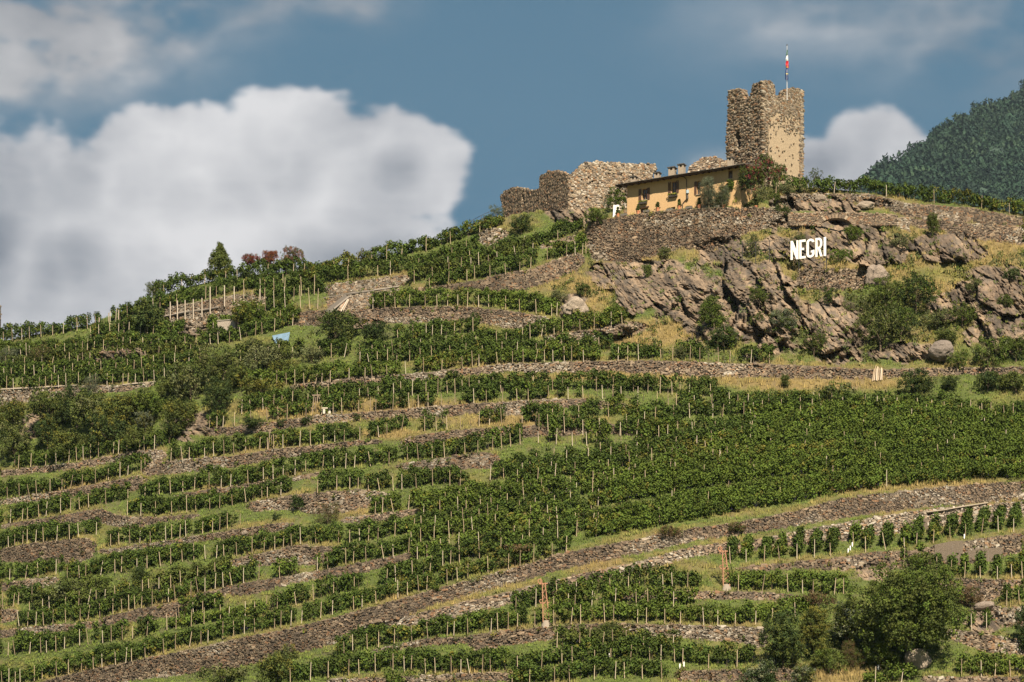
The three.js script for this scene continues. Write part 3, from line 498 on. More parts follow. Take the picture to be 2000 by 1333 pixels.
{
  const r = rng(8), f = HF, box = (w, h, d) => new THREE.BoxGeometry(w, h, d);
  for (const [u, v, w, l] of [[1257, 397, 1.15, 'black window box with yellow green plants, left house window'], [1316, 383, 1.2, 'black window box with yellow green plants, middle house window']]) {
    const [s, y] = f.st(u, v), g = thing('flower_box', l, 'flower box', f.at(s, y - .2, .22)); g.rotation.y = f.az;
    part('trough', mergeGeometries([box(w, .3, .04).translate(0, .15, .15), box(w, .3, .04).translate(0, .15, -.15), box(w - .02, .04, .26).translate(0, .02, 0), box(.04, .3, .26).translate(w / 2 - .02, .15, 0), box(.04, .3, .26).translate(-w / 2 + .02, .15, 0)]), std(.03, .026, .022), g);
    const list = []; for (let k = 0; k < 26; k++) list.push({ m: mat4(V((r() - .5) * w, .3 + r() * .14, (r() - .5) * .25), .9 + r() * .4, r), c: tint(GREENS.lime, r, .7) }); copies('plants', clumps.small[0], leafMat, list, g);
  }
  const [s, y] = f.st(1428, 351), g = thing('hanging_plant', 'green hanging plant below the small right house window', 'plant', f.at(s, y - .5, .25)), list = []; for (let k = 0; k < 60; k++) list.push({ m: mat4(V((r() - .5) * .7, -.2 + (r() - .5) * 1.1, (r() - .5) * .3), 1 + r() * .5, r), c: tint(GREENS.bright, r, .6) }); copies('leaves', clumps.small[0], leafMat, list, g); part('bracket', box(.05, .9, .4).translate(0, 0, -.15), std(.05, .05, .05), g);
}
// ---------------------------------------------------------------- vines on their posts
// p: feet line in photo pixels; h: height of the hedge in metres; gap: share of missing plants; c: colour; far: no posts in front
const ROWS = [
  { p: [[-60,1345],[48,1332],[158,1311],[257,1292],[364,1262],[474,1238],[576,1218],[649,1200],[749,1173],[834,1151],[925,1125],[1014,1104],[1078,1086],[1115,1072]], gap: .08 },
  { p: [[-60,1290],[20,1277],[116,1270],[165,1258],[270,1245],[305,1236]], gap: .16 },
  { p: [[353,1207],[389,1199],[430,1190]] }, { p: [[512,1192],[560,1184],[600,1176],[637,1165],[680,1157],[730,1140]], gap: .15 },
  { p: [[330,1228],[400,1218],[470,1205],[520,1200]], h: 1.1, c: 'bright', gap: .1 },
  { p: [[38,1224],[83,1220],[138,1214],[192,1206],[262,1189],[313,1179],[360,1166],[411,1152],[459,1142],[510,1131]] },
  { p: [[60,1196],[120,1188],[190,1176],[250,1164],[330,1150],[400,1130],[450,1115]], gap: .12, c: 'mid' },
  { p: [[535,1129],[580,1121]] }, { p: [[618,1115],[678,1101],[732,1093],[803,1078]] },
  { p: [[-60,1195],[0,1187],[20,1186],[50,1177],[80,1172]], gap: .2 },
  { p: [[131,1132],[234,1117],[289,1107],[374,1093],[464,1084],[542,1071],[588,1061],[637,1060],[701,1057],[767,1047],[830,1036],[900,1024],[1000,1006],[1100,990],[1130,985]] },
  { p: [[-60,1140],[0,1133],[60,1127],[122,1119]], gap: .1 },
  { p: [[211,1065],[245,1060],[299,1057],[348,1050],[406,1040],[459,1029],[485,1019]], gap: .15 },
  { p: [[-60,1078],[14,1067],[58,1058],[92,1056],[139,1052],[180,1043],[194,1038]] },
  { p: [[-60,1035],[15,1022],[71,1010],[129,998],[195,985],[243,978],[250,973]], gap: .1 },
  { p: [[-60,983],[17,971],[59,966],[97,961],[143,953],[194,941],[243,929],[270,922],[292,912]] },
  { p: [[251,1005],[319,1005],[374,998],[420,993],[463,985],[504,975],[546,966],[568,961]] }, { p: [[612,963],[649,957],[685,952],[736,957],[780,956],[850,947],[910,948]], gap: .12 },
  { p: [[277,972],[310,964],[352,961],[415,951],[470,946],[503,943],[535,935],[571,929],[600,920],[626,915],[662,914],[706,910],[772,903]] },
  { p: [[784,897],[836,895],[865,893],[911,887],[961,877],[1000,870],[1018,862]], gap: .12 },
  { p: [[330,901],[387,894],[442,886],[496,878],[577,871],[631,865],[686,859],[727,856],[760,848],[795,838]] },
  { p: [[824,843],[871,839],[928,834],[985,826]], gap: .12 }, { p: [[1020,825],[1062,826],[1100,824],[1143,819],[1168,813]] }, { p: [[1180,816],[1215,808]] }, { p: [[1230,812],[1248,808]] },
  { p: [[30,916],[57,911],[90,908],[135,903],[163,896],[189,893],[240,884],[295,877],[325,874]] },
  { p: [[407,838],[478,826],[527,821],[589,813],[614,809],[685,804],[752,800],[794,796],[872,790],[950,785],[1041,781],[1129,778],[1177,778],[1243,782],[1273,787],[1338,794],[1400,796],[1461,793],[1548,796],[1604,792],[1636,786]], gap: .22 },
  { p: [[470,808],[540,796],[620,786],[700,779],[780,772],[880,767],[980,765],[1100,762],[1230,762],[1320,770],[1400,776]], gap: .08 },
  { p: [[461,751],[502,752],[556,750],[616,748],[679,741],[746,735],[803,729],[851,723],[908,716],[968,710],[1030,706],[1108,704],[1170,704]] },
  { p: [[1197,704],[1263,701],[1323,702],[1369,705],[1426,707],[1483,710],[1510,709]], gap: .3 },
  { p: [[625,699],[690,696],[738,696],[796,692],[843,689],[916,680],[954,676],[994,669],[1032,663],[1055,657]] },
  { p: [[700,715],[780,708],[860,702],[940,697],[1000,693],[1080,690],[1160,688],[1195,683]] },
  { p: [[770,664],[817,660],[867,657],[906,651],[935,648]], gap: .1 }, { p: [[1059,655],[1104,650],[1140,645],[1180,640],[1222,632]], gap: .1 },
  { p: [[727,602],[778,598],[831,597],[883,596],[931,596],[976,600],[1023,608],[1069,616],[1090,614]] },
  { p: [[832,566],[867,558],[916,547],[961,540],[1011,529],[1047,518]] },
  { p: [[810,545],[860,530],[910,512],[960,503],[1010,490],[1062,478],[1100,464],[1140,450]], pg: 3.4 }, { p: [[800,556],[850,540],[905,526],[955,516],[1005,503],[1050,494]], c: 'mid' },
  { p: [[1067,507],[1110,500],[1140,491]] }, { p: [[630,553],[700,545],[760,538],[800,530],[850,515],[900,500],[935,490]], pg: 3.4 },
  { p: [[590,540],[660,529],[740,512],[800,498],[850,484],[900,468],[950,450],[980,440]], pg: 3.4 },
  { p: [[-60,677],[0,670],[60,661],[120,652],[175,641]] }, { p: [[60,700],[118,694],[168,687],[217,679],[253,675],[301,681],[354,684],[420,672],[470,664],[540,645],[585,630]] }, { p: [[-60,700],[0,697],[60,694]] }, { p: [[175,662],[230,652],[300,650],[360,652]] }, { p: [[185,640],[215,632],[250,622]], gap: .15 }, { p: [[455,706],[520,700],[590,696]], gap: .12, c: 'mid' },
  { p: [[-60,764],[24,760],[99,756],[151,753],[207,750],[267,748],[330,742],[380,735]] }, { p: [[-60,742],[60,737],[150,731],[240,726],[330,716],[400,706]] }, { p: [[-60,722],[60,718],[130,713],[220,708],[300,702],[380,694]], c: 'mid' },
  { p: [[240,622],[300,605],[380,588],[450,572],[530,562],[600,555],[635,552]], pg: 3.4 }, { p: [[300,582],[340,569],[400,557],[470,547],[540,540],[600,533]], pg: 3.4 },
  { p: [[470,606],[520,607],[560,605],[600,603],[632,602]], h: 2.5, gap: .25 }, { p: [[500,585],[560,580],[632,572]], h: 2.2, gap: .2 },
  { p: [[400,650],[470,645],[520,636],[575,622]], gap: .1 },
  { p: [[1050,838],[1120,845],[1200,848],[1280,852],[1360,852],[1420,850],[1480,846]], gap: .1 }, { p: [[1215,832],[1290,822],[1350,815],[1420,812],[1500,806],[1600,800]] },
  { p: [[1050,862],[1130,868],[1210,868],[1290,860],[1360,853]], gap: .4 }, { p: [[955,936],[1002,931],[1044,927],[1095,922]], gap: .12 }, { p: [[1035,915],[1090,905],[1130,900],[1180,893]], gap: .2 },
  { p: [[728,1002],[787,996],[847,988],[914,981],[990,972],[1065,966],[1126,954],[1227,940],[1320,922],[1400,905],[1470,890]] },
  { p: [[1000,948],[1080,938],[1160,925],[1240,912],[1320,898],[1400,885],[1480,872]] }, { p: [[1100,912],[1180,902],[1260,890],[1340,875],[1420,862],[1500,855]] },
  { p: [[820,1012],[900,1000],[980,990],[1060,978],[1140,965],[1220,955],[1300,945]] }, { p: [[800,1062],[880,1048],[960,1034],[1040,1020],[1120,1006]] }, { p: [[805,1092],[900,1072],[1000,1052],[1080,1035],[1130,1025]] }, { p: [[840,1110],[920,1092],[1000,1076],[1080,1058],[1125,1045]] }, { p: [[745,1143],[800,1128],[860,1118]] }, { p: [[1120,1040],[1150,1034],[1190,1026]] }, { p: [[1085,1022],[1120,1016],[1150,1012]] },
  { p: [[657,1286],[699,1270],[746,1260],[815,1249],[865,1241],[938,1233],[1006,1227],[1034,1223],[1055,1221]] }, { p: [[1000,1195],[1040,1185],[1091,1172],[1147,1165],[1201,1153],[1255,1146],[1311,1148],[1366,1149]] },
  { p: [[1075,1222],[1116,1217],[1172,1214],[1222,1213],[1289,1216],[1375,1219],[1453,1220],[1515,1211],[1578,1197]] }, { p: [[1075,1195],[1130,1185],[1200,1180],[1290,1183],[1360,1185]], gap: .15 }, { p: [[1425,1150],[1450,1152],[1516,1154],[1566,1157],[1612,1160],[1655,1155]], gap: .1 },
  { p: [[1000,1312],[1051,1304],[1103,1298],[1183,1292],[1240,1288],[1310,1290],[1390,1303],[1452,1301],[1470,1296]] }, { p: [[1085,1268],[1140,1262],[1200,1262],[1270,1270],[1330,1278]], c: 'mid', gap: .05 },
  { p: [[560,1335],[620,1325],[690,1316],[758,1308],[798,1309],[866,1314],[936,1311],[1000,1310]] }, { p: [[1000,1338],[1090,1332],[1170,1324],[1230,1320],[1300,1324]] },
  { p: [[1870,1318],[1930,1319],[2060,1319]], h: 2.0 }, { p: [[1690,1338],[1740,1335],[1790,1332]], c: 'bright', h: 1.3 },
  { p: [[1510,378],[1580,379],[1652,376],[1710,381],[1810,394],[1893,403],[1962,415],[2060,432]], h: 1.6, wide: 1, pg: 6, gap: 0 },
  { p: [[1628,801],[1720,800],[1820,804],[1910,813],[2060,828]], h: 1.9, wide: 1 },
];
{ // the dense field on the right: close rows between its upper and lower edges
  const A = [[1330,822],[1440,818],[1560,812],[1640,806],[1760,806],[1900,822],[2060,842]], Bq = [[1150,994],[1240,977],[1365,957],[1500,937],[1600,926],[1760,915],[1910,905],[2060,895]];
  const Cq = [[1185,1022],[1250,1005],[1365,985],[1500,962],[1620,945],[1772,930],[1910,922],[2060,914]], Dq = [[1160,1052],[1250,1034],[1400,1006],[1547,982],[1655,961],[1772,949],[1910,940],[2060,931]];
  const us = [1150,1185,1220,1300,1380,1460,1540,1620,1700,1780,1860,1940,2060], L = [1440,1420,1400,1385,1360,1335,1290,1250,1200,1160,1140];
  for (let k = 0; k < 11; k++) ROWS.push({ p: [...us.filter((u) => u > L[k]).map((u) => [u, lerp(lineAt(A, u), lineAt(Bq, u), (k + .3) / 10.3)])], field: 1, h: 1.5, wide: 1, c: 'field' });
  for (let k = 0; k < 3; k++) ROWS.push({ p: us.filter((u) => u > 1145).map((u) => [u, lerp(lineAt(Cq, u), lineAt(Dq, u), k / 2)]), field: 1, h: 1.45, wide: 1, c: 'field' });
}
GREENS.field = [.062, .094, .013];
// vines at right stand in rows that run up the slope, seen end on
for (const [u, v] of [[1426,1102],[1457,1099],[1492,1098],[1522,1095],[1556,1093],[1590,1089],[1622,1087],[1666,1068],[1690,1080],[1729,1075],[1766,1075],[1789,1069],[1822,1064],[1855,1055],[1885,1052],[1916,1045],[1949,1040],[1979,1039]]) ROWS.push({ p: [[u, v - 3], [u + 9, v - 21]], end: 1, h: 1.75 });
for (const [u, v] of [[1764,1105],[1796,1106],[1829,1123],[1857,1130],[1883,1131],[1914,1131],[1947,1132],[1975,1130],[1996,1128],[1871,1228],[1897,1231],[1926,1232],[1965,1184],[1990,1181]]) ROWS.push({ p: [[u, v - 2], [u + 3, v - 9]], end: 1, h: v > 1150 ? 1.5 : 1.9 });

const postGeo = new THREE.CylinderGeometry(.032, .041, 1, 6).translate(0, .5, 0), postMats = [std(.32, .25, .17), std(.39, .315, .225), std(.23, .175, .12), std(.43, .37, .29)];
const stemGeo = new THREE.CylinderGeometry(.022, .04, 1, 4).translate(0, .5, 0), stemMat = std(.10, .075, .05);
const COLS = [[40, 'at the left edge of the photo'], [250, 'an eighth across the photo'], [480, 'a quarter across the photo'], [700, 'a third across the photo'], [900, 'just left of the photo centre line'], [1100, 'just right of the photo centre line'], [1300, 'two thirds across the photo'], [1540, 'straight below the white letters'], [1780, 'an eighth in from the right edge'], [1970, 'at the right edge of the photo']];
const ORD = (n) => n + (['th', 'st', 'nd', 'rd'][(n % 100 > 10 && n % 100 < 14) || n % 10 > 3 ? 0 : n % 10]);
let postCount = 0, clumpCount = 0;
{
  const plain = ROWS.filter((r) => !r.end);
  // each row is told apart by its count from the bottom along the nearest of a few upright lines
  for (const r of plain) {
    const a = r.p[0][0], b = r.p[r.p.length - 1][0], mid = clamp((a + b) / 2, 0, 2000);
    const inn = COLS.filter(([u]) => u >= a && u <= b); r.colu = (inn.length ? inn : COLS).reduce((x, y) => Math.abs(y[0] - mid) < Math.abs(x[0] - mid) ? y : x); r.y = lineAt(r.p, clamp(r.colu[0], a, b)); r.cross = inn.length > 0;
  }
  for (const r of plain) {
    const u = r.colu[0], others = plain.filter((q) => (q.p[0][0] <= u && q.p[q.p.length - 1][0] >= u) || (q.colu === r.colu));
    others.sort((x, y) => lineAt(y.p, clamp(u, y.p[0][0], y.p[y.p.length - 1][0])) - lineAt(x.p, clamp(u, x.p[0][0], x.p[x.p.length - 1][0])));
    const len = (r.p[r.p.length - 1][0] - r.p[0][0]), k = others.indexOf(r) + 1;
    r.label = `${len > 500 ? 'long' : len < 120 ? 'short' : 'staked'} vine row, ${ORD(k)} up from the bottom ${r.colu[1]}`;
  }
  const ends = ROWS.filter((r) => r.end); let a = 0, b = 0, c = 0, d = 0;
  for (const r of ends) { const v = r.p[0][1]; if (r.p[0][0] < 1755 || v < 1095) r.label = `upright vine with one stake, ${ORD(++a)} from the left above the big tree's terrace`; else if (v < 1150) r.label = `leafy staked vine, ${ORD(++b)} from the left directly right of the big tree top`; else if (v > 1200) r.label = `thin staked vine, ${ORD(++c)} of three right of the big tree`; else r.label = `staked vine by the right edge boulder, ${ORD(++d)} from the left`; }
}
for (const row of ROWS) if (!row.end) { const P = row.p, a = P[0], b = P[1], z = P[P.length - 1], y = P[P.length - 2]; if (a[0] === -60) P.unshift([-200, a[1] - 140 * (b[1] - a[1]) / (b[0] - a[0])]); if (z[0] === 2060) P.push([2230, z[1] + 170 * (z[1] - y[1]) / (z[0] - y[0])]); }
ROWS.forEach((row, ri) => {
  const r = rng(4000 + ri), pts = []; let len = 0;
  const P = row.p; for (let i = 0; i + 1 < P.length; i++) { const n = Math.max(2, Math.round(Math.hypot(P[i + 1][0] - P[i][0], P[i + 1][1] - P[i][1]) / 5)); for (let k = 0; k < n; k++) pts.push([lerp(P[i][0], P[i + 1][0], k / n), lerp(P[i][1], P[i + 1][1], k / n)]); } pts.push(P[P.length - 1]);
  const W = pts.map(([u, v]) => ground(u, v + n2(u * .02, ri) * 1.5)), at = [0]; for (let i = 1; i < W.length; i++) at.push(len += W[i].distanceTo(W[i - 1]));
  // smooth depth so that a row does not jerk with the rock below it
  const mid = W[Math.floor(W.length / 2)], g = thing(row.end ? 'single_vine' : 'vine_row', row.label, row.end ? 'vine' : 'vine row', mid, row.end ? 'vines planted up the slope on the right' : 'vine rows on the terraces');
  const where = (s) => { let i = 1; while (i < at.length - 1 && at[i] < s) i++; const t = clamp((s - at[i - 1]) / (at[i] - at[i - 1] || 1)); return [W[i - 1].clone().lerp(W[i], t), W[i].clone().sub(W[i - 1]).setY(0).normalize()]; };
  const h0 = (row.h ?? 1.85) * 1.06, base = GREENS[row.c ?? (n2(ri * 1.7, 3) > .35 ? 'bright' : 'vine')], leaves = [], stems = [], half = row.wide ? .6 : .42;
  const per = row.end ? 22 : row.field ? 20 : 14.5, n = Math.max(14, Math.round(len * per * (h0 / 1.6)));
  for (let k = 0; k < n; k++) {
    const s = r() * len, [p, t] = where(s), dens = .5 + n2(s * .42, ri * 5.1) * .62 + n2(s * 1.3, ri) * .25;
    if (true && dens < (row.gap ?? .05) * 1.9 && !row.end) continue;
    const top = h0 * (1 + (n2(s * .45, ri + 40) * .26 + n2(s * 1.3, ri) * .26) * (row.field ? .5 : 1)), y0 = row.field ? .2 : .38, q = r(), y = y0 + (top - y0) * Math.pow(q, .8), z = V(-t.z, 0, t.x);
    p.addScaledVector(z, (r() - .5) * 2 * half * (1 - .45 * q) * (1 + n2(s * 1.1, ri + 70) * .5)); p.y += y;
    let c = base; const w = r(), yl = n2(s * .12, ri * 2.2 + 9); if (w < .03 + clamp(yl - .38) * .9) c = GREENS.yellow; else if (w > .86) c = GREENS.bright;
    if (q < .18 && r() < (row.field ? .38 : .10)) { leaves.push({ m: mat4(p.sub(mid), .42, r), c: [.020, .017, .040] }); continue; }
    leaves.push({ m: mat4(p.sub(mid), (.85 + r() * .5), r), c: tint(c, r, .5).map((x) => x * (1 + n2(s * .9, ri * 3 + 5) * .3)) });
  }
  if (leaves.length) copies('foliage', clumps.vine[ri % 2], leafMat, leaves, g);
  clumpCount += leaves.length;
  if (!row.field) {
    for (let s = .4 + r() * .4; s < len; s += .8 + r() * .4) { const [p] = where(s); stems.push({ m: new THREE.Matrix4().compose(p.clone().sub(mid).add(V(0, -.1, 0)), new THREE.Quaternion().setFromEuler(new THREE.Euler((r() - .5) * .3, r() * 6, (r() - .5) * .3)), V(1, .9 + r() * .2, 1)) }); }
    if (stems.length) copies('stems', stemGeo, stemMat, stems, g);
  }
  // posts stand on the valley side
  const gap = row.field ? 11 : row.end ? 99 : row.pg ?? 1.85;
  for (let s = row.end ? 0 : .3 + r() * .8; s < len; s += gap * (.5 + r())) {
    const [p, t] = where(s), z = V(-t.z, 0, t.x); if (z.z < 0) z.negate();
    const m = part('post', postGeo, postMats[Math.floor(r() * 4)], g); const H = row.field ? 1.75 : (row.h > 2 ? row.h : 1.15) + r() * .65;
    const off = row.end ? V(0, 0, .45) : z.multiplyScalar(row.field ? .1 : half + .1 + r() * .12), q = p.clone().add(off); if (!row.field) { q.y -= .28; }
    m.position.copy(q.sub(mid)); m.scale.set(1.1, H + .25, 1.1); m.rotation.set((r() - .5) * .12, 0, (r() - .5) * (r() < .12 ? .4 : .12)); postCount++;
  }
});
console.log('vines', clumpCount, postCount);

GREENS.pinkred = [.20, .032, .045];
// ---------------------------------------------------------------- shrubs, trees
// x, y = middle of the crown in the photo, rx, ry = its half size in photo pixels
function shrub(name, label, cat, u, v, rx, ry, colour, o = {}) {
  const r = rng(Math.round(u * 7 + v * 13)), vb = v + ry, Zb = o.z ?? depth(u, Math.min(vb, 1345)) , m = F / Zb, R = V(rx / m, ry / m, (o.deep ?? .85) * rx / m);
  const Z = Zb - (o.fwd ?? .25) * R.z, c = px(u, v, Z), foot = px(u, vb, Z), g = thing(name, label, cat, foot, o.group);
  const list = [], kind = o.leaf ?? 'shrub', cs = (o.size ?? 1) * clamp(R.x * .42, .55, 1.25), nl = o.lobes ?? Math.round(clamp(5 + R.x * 3, 5, 26)), lobes = [];
  for (let k = 0; k < nl; k++) { const d = V(r() * 2 - 1, r() * 1.9 - .9, r() * 2 - 1).normalize(), q = .35 + r() * .38; lobes.push([V(d.x * R.x * q, d.y * R.y * q, d.z * R.z * q), (.40 + r() * .26) * (o.lobe ?? 1)]); }
  const n = Math.round(clamp((o.dense ?? 1) * 27 * (R.x * R.y + .4 * R.y) / (cs * cs), 30, 3200));
  for (let k = 0; k < n; k++) {
    const [lc, lr] = lobes[Math.floor(r() * nl)], d = V(r() * 2 - 1, r() * 2 - .85, r() * 2 - 1).normalize(), e = .62 + .38 * Math.sqrt(r()) + (r() < .05 ? .18 : 0), p = V(lc.x + d.x * R.x * lr * e * 1.15, lc.y + d.y * R.y * lr * e * 1.15, lc.z + d.z * R.z * lr * e * 1.15);
    if (o.cone) { const t = clamp((p.y / R.y + 1) / 2); p.x *= 1.15 - t; p.z *= 1.15 - t; }
    if (p.y < -R.y * 1.02) p.y = -R.y + r() * .3;
    const cc = o.mix && r() < o.mixed ? GREENS[o.mix] : GREENS[colour];
    list.push({ m: mat4(p.add(V(0, R.y, 0)), cs * (.6 + r() * .5), r), c: tint(cc, r, .55) });
  }
  copies('foliage', clumps[kind][Math.floor(r() * 2)], leafMat, list, g); clumpCount += list.length;
  // stems: a few tapered limbs from the foot into the lobes
  const limbs = [], add = (a, b, r0, r1) => { const d = b.clone().sub(a), L = d.length(), q = new THREE.CylinderGeometry(r1, r0, L, 6).translate(0, L / 2, 0); q.applyQuaternion(new THREE.Quaternion().setFromUnitVectors(V(0, 1, 0), d.normalize())); q.translate(a.x, a.y, a.z); limbs.push(q); };
  const tr = clamp(R.y * .05, .03, .28), k0 = V(0, R.y * .55, 0); add(V(0, -.35, 0), k0, tr, tr * .7);
  for (const [lc] of lobes.slice(0, 9)) add(k0.clone().multiplyScalar(.5 + r() * .4), lc.clone().add(V(0, R.y, 0)), tr * .55, tr * .15);
  part(o.trunk ?? 'stem', mergeGeometries(limbs), stemMat, g);
  return g;
}
const SG = 'shrubs growing between the terraces';
const S = (l, u, v, rx, ry, c, o = {}) => shrub(o.name ?? 'shrub', l, o.cat ?? 'shrub', u, v, rx, ry, c, { group: SG, ...o });
S('big broad leafy tree at lower right, larger than any other plant', 1774, 1192, 116, 98, 'mid', { name: 'big_tree', cat: 'tree', trunk: 'trunk', lobes: 60, dense: 1.9, lobe: .66, mix: 'bright', mixed: .3, size: .8, deep: 1 });
S('dark round tree left of the yellowish bush at lower right', 1530, 1250, 44, 52, 'dark', { name: 'round_tree', cat: 'tree', trunk: 'trunk', mix: 'mid', mixed: .35, lobes: 22, size: .85, dense: 1.3 });
S('yellowish bush between the dark round tree and the big tree', 1590, 1240, 38, 48, 'yellow', { mix: 'mid', mixed: .5, size: .8, dense: 1.2 });
S('green bush touching the left side of the big tree', 1655, 1222, 40, 48, 'mid', { mix: 'olive', mixed: .3, size: .85, dense: 1.2 });
S('reddish brown bush at the foot of the big tree', 1668, 1280, 22, 28, 'brown', { size: .8, leaf: 'olive', mix: 'mid', mixed: .4, dense: 1.4 });
S('bright green bush low in front of the big tree', 1720, 1282, 34, 26, 'bright', { mix: 'mid', mixed: .5 });
S('low bright bush left of the reddish brown bush', 1622, 1290, 30, 24, 'mid', { mix: 'bright', mixed: .4 });
S('grey green shrub at the bottom edge below the dark round tree', 1484, 1318, 38, 26, 'dark', { mix: 'olive', mixed: .35 });
S('small grey green shrub at the bottom edge by the dry grass', 1570, 1322, 30, 18, 'olive', { mix: 'mid', mixed: .5 });
S('dark tree cut by the right edge near the bottom', 2006, 1230, 26, 42, 'dark', { cat: 'tree', name: 'edge_tree', trunk: 'trunk' });
S('clipped low green bush at the bottom edge, left of centre', 790, 1322, 54, 15, 'bright', { leaf: 'vine', mix: 'mid', mixed: .4 });
S('overgrown green bush at the bottom edge, beside the diagonal wall', 540, 1308, 46, 28, 'mid', { mix: 'yellow', mixed: .25 });
S('pale weedy bush on top of the diagonal wall foot', 560, 1276, 26, 14, 'grey', { mix: 'yellow', mixed: .3 });
S('low weedy bush right along the diagonal wall foot', 440, 1318, 70, 14, 'grey', { mix: 'mid', mixed: .5 });
S('brown withered bush below the tall bulging wall', 640, 1003, 30, 20, 'brown', { mix: 'grey', mixed: .35, leaf: 'olive' });
S('dark green bush left of the tall bulging wall', 582, 985, 14, 16, 'dark', { leaf: 'vine' });
S('tiny dark bush standing in the bright grass patch', 540, 1009, 7, 8, 'dark', { leaf: 'vine', size: .7 });
S('dark shrub in the lower left vines above a stone wall', 275, 1127, 20, 20, 'dark', { mix: 'mid', mixed: .3 });
S('leafy bush left of the dark shrub in the lower left vines', 190, 1140, 30, 15, 'mid', { mix: 'bright', mixed: .4 });
S('sprawling green bush on the lower left terrace', 130, 1152, 44, 20, 'mid', { mix: 'grey', mixed: .3 });
S('dark round shrub at the right end of the left shrubbery', 423, 776, 31, 36, 'dark', { size: .85, mix: 'mid', mixed: .2 });
[[90,802,42,40,'mid','big bush in the left shrubbery below the pale coping'],[150,796,40,36,'dark','dark bush second in the left shrubbery'],[92,846,28,30,'dark','dark bush low in the left shrubbery'],[28,866,36,34,'mid','bush at the left edge below the shrubbery'],[20,815,34,34,'mid','bush at the left edge of the shrubbery'],[178,808,44,40,'mid','wide bush in the middle of the left shrubbery'],[242,802,42,38,'mid','rounded bush right of the middle of the left shrubbery'],[212,846,44,30,'dark','dark low bush in the middle of the left shrubbery'],[300,784,36,36,'bright','brighter bush high in the left shrubbery'],[284,824,18,20,'olive','pale grey bush low in the left shrubbery'],[350,812,40,34,'mid','bush above the bare rock in the left shrubbery'],[140,870,40,24,'mid','low bush above the upper left vine row'],[270,858,36,20,'mid','low bush right of the dark one above the vine row'],[372,744,44,34,'grey','pale green bush above the dark round shrub'],[436,706,48,36,'mid','large bush right of the upper left hedges'],[520,700,40,24,'grey','pale bush below the blue tarpaulin'],[510,756,44,16,'yellow','yellowish low bush above a grassy terrace'],[470,738,34,20,'mid','bush right of the pale green one'],[560,716,34,14,'mid','low bush right of the pale one below the tarpaulin'],[330,848,24,18,'dark','small dark bush beside the bare rock'],[330,760,30,22,'mid','bush right of the pale coping end']].forEach(([u, v, a, b, c, l]) => S(l, u, v, a, b, c, { mix: ['mid', 'grey', 'yellow'][Math.round(u) % 3], mixed: .3, size: .9 }));
[[608,694,34,12,'grey','pale low bush on the bank below the blue tarpaulin'],[556,694,28,11,'mid','low bush left on the bank below the blue tarpaulin'],[500,676,26,14,'mid','bush between the tarpaulin and the round yellow green tree']].forEach(([u, v, a, b, c, l]) => S(l, u, v, a, b, c, { mix: 'grey', mixed: .3 }));
S('grey olive bush standing before the pale coping', 181, 752, 22, 20, 'olive', { leaf: 'olive' });
S('grey green bush at the left edge between the hedges', 16, 698, 28, 16, 'olive', { leaf: 'olive' });
S('dark leafless looking bush between the upper left hedges', 86, 690, 34, 22, 'brown', { mix: 'mid', mixed: .6, leaf: 'olive' });
S('round yellow green tree beside the concrete block', 489, 613, 35, 33, 'bright', { name: 'round_tree', cat: 'tree', trunk: 'trunk', mix: 'yellow', mixed: .35 });
S('dark fig tree left of the wall with white posts', 284, 617, 44, 30, 'dark', { name: 'fig_tree', cat: 'tree', trunk: 'trunk', mix: 'mid', mixed: .4 });
S('wide dark bush right of the blue tarpaulin', 652, 645, 54, 32, 'mid', { mix: 'dark', mixed: .5, size: .85 });
S('round dark bush right of the wide one by the curved wall', 732, 650, 26, 24, 'dark', {});
S('pointed green tree on the left skyline', 429, 514, 36, 34, 'mid', { name: 'skyline_tree', cat: 'tree', trunk: 'trunk', cone: 1, size: .75, lobes: 26, fwd: -.2 });
S('low red leaved shrub right of the skyline tree', 492, 511, 18, 14, 'red', { size: .7, mix: 'mid', mixed: .3, fwd: -.4 });
S('rounded red orange shrub on the left skyline', 527, 506, 16, 18, 'rust', { size: .7, mix: 'red', mixed: .5, fwd: -.4 });
S('tall pinkish shrub right of the red shrubs on the skyline', 571, 506, 21, 23, 'pink', { size: .7, mix: 'mid', mixed: .35, fwd: -.4 });
S('sparse small tree at the left skyline above the fig tree', 298, 568, 22, 16, 'mid', { dense: .5, size: .7 });
S('small dark bush on the skyline left of the railing', 880, 456, 14, 12, 'dark', { fwd: -.3 });
S('rounded olive tree in front of the yellow house', 1385, 377, 20, 31, 'olive', { name: 'olive_tree', cat: 'tree', trunk: 'trunk', leaf: 'olive', fwd: .1, dense: 2 });
S('slim olive tree at the right end of the yellow house', 1411, 383, 16, 24, 'olive', { name: 'olive_tree', cat: 'tree', trunk: 'trunk', leaf: 'olive', fwd: .1, dense: 2, mix: 'mid', mixed: .25 });
S('tall oleander with pink flowers against the tower', 1492, 334, 26, 30, 'mid', { name: 'oleander', leaf: 'vine', mix: 'pinkred', mixed: .24, fwd: .3 });
S('lower oleander with pink flowers at the tower foot', 1518, 342, 20, 26, 'mid', { name: 'oleander', leaf: 'vine', mix: 'pinkred', mixed: .2, fwd: .1 });
S('dark oleander with pink flowers beside the house end', 1468, 348, 24, 26, 'mid', { name: 'oleander', leaf: 'vine', mix: 'pinkred', mixed: .22, fwd: .2, z: -HF.world(1447, 370).z - 1.2 });
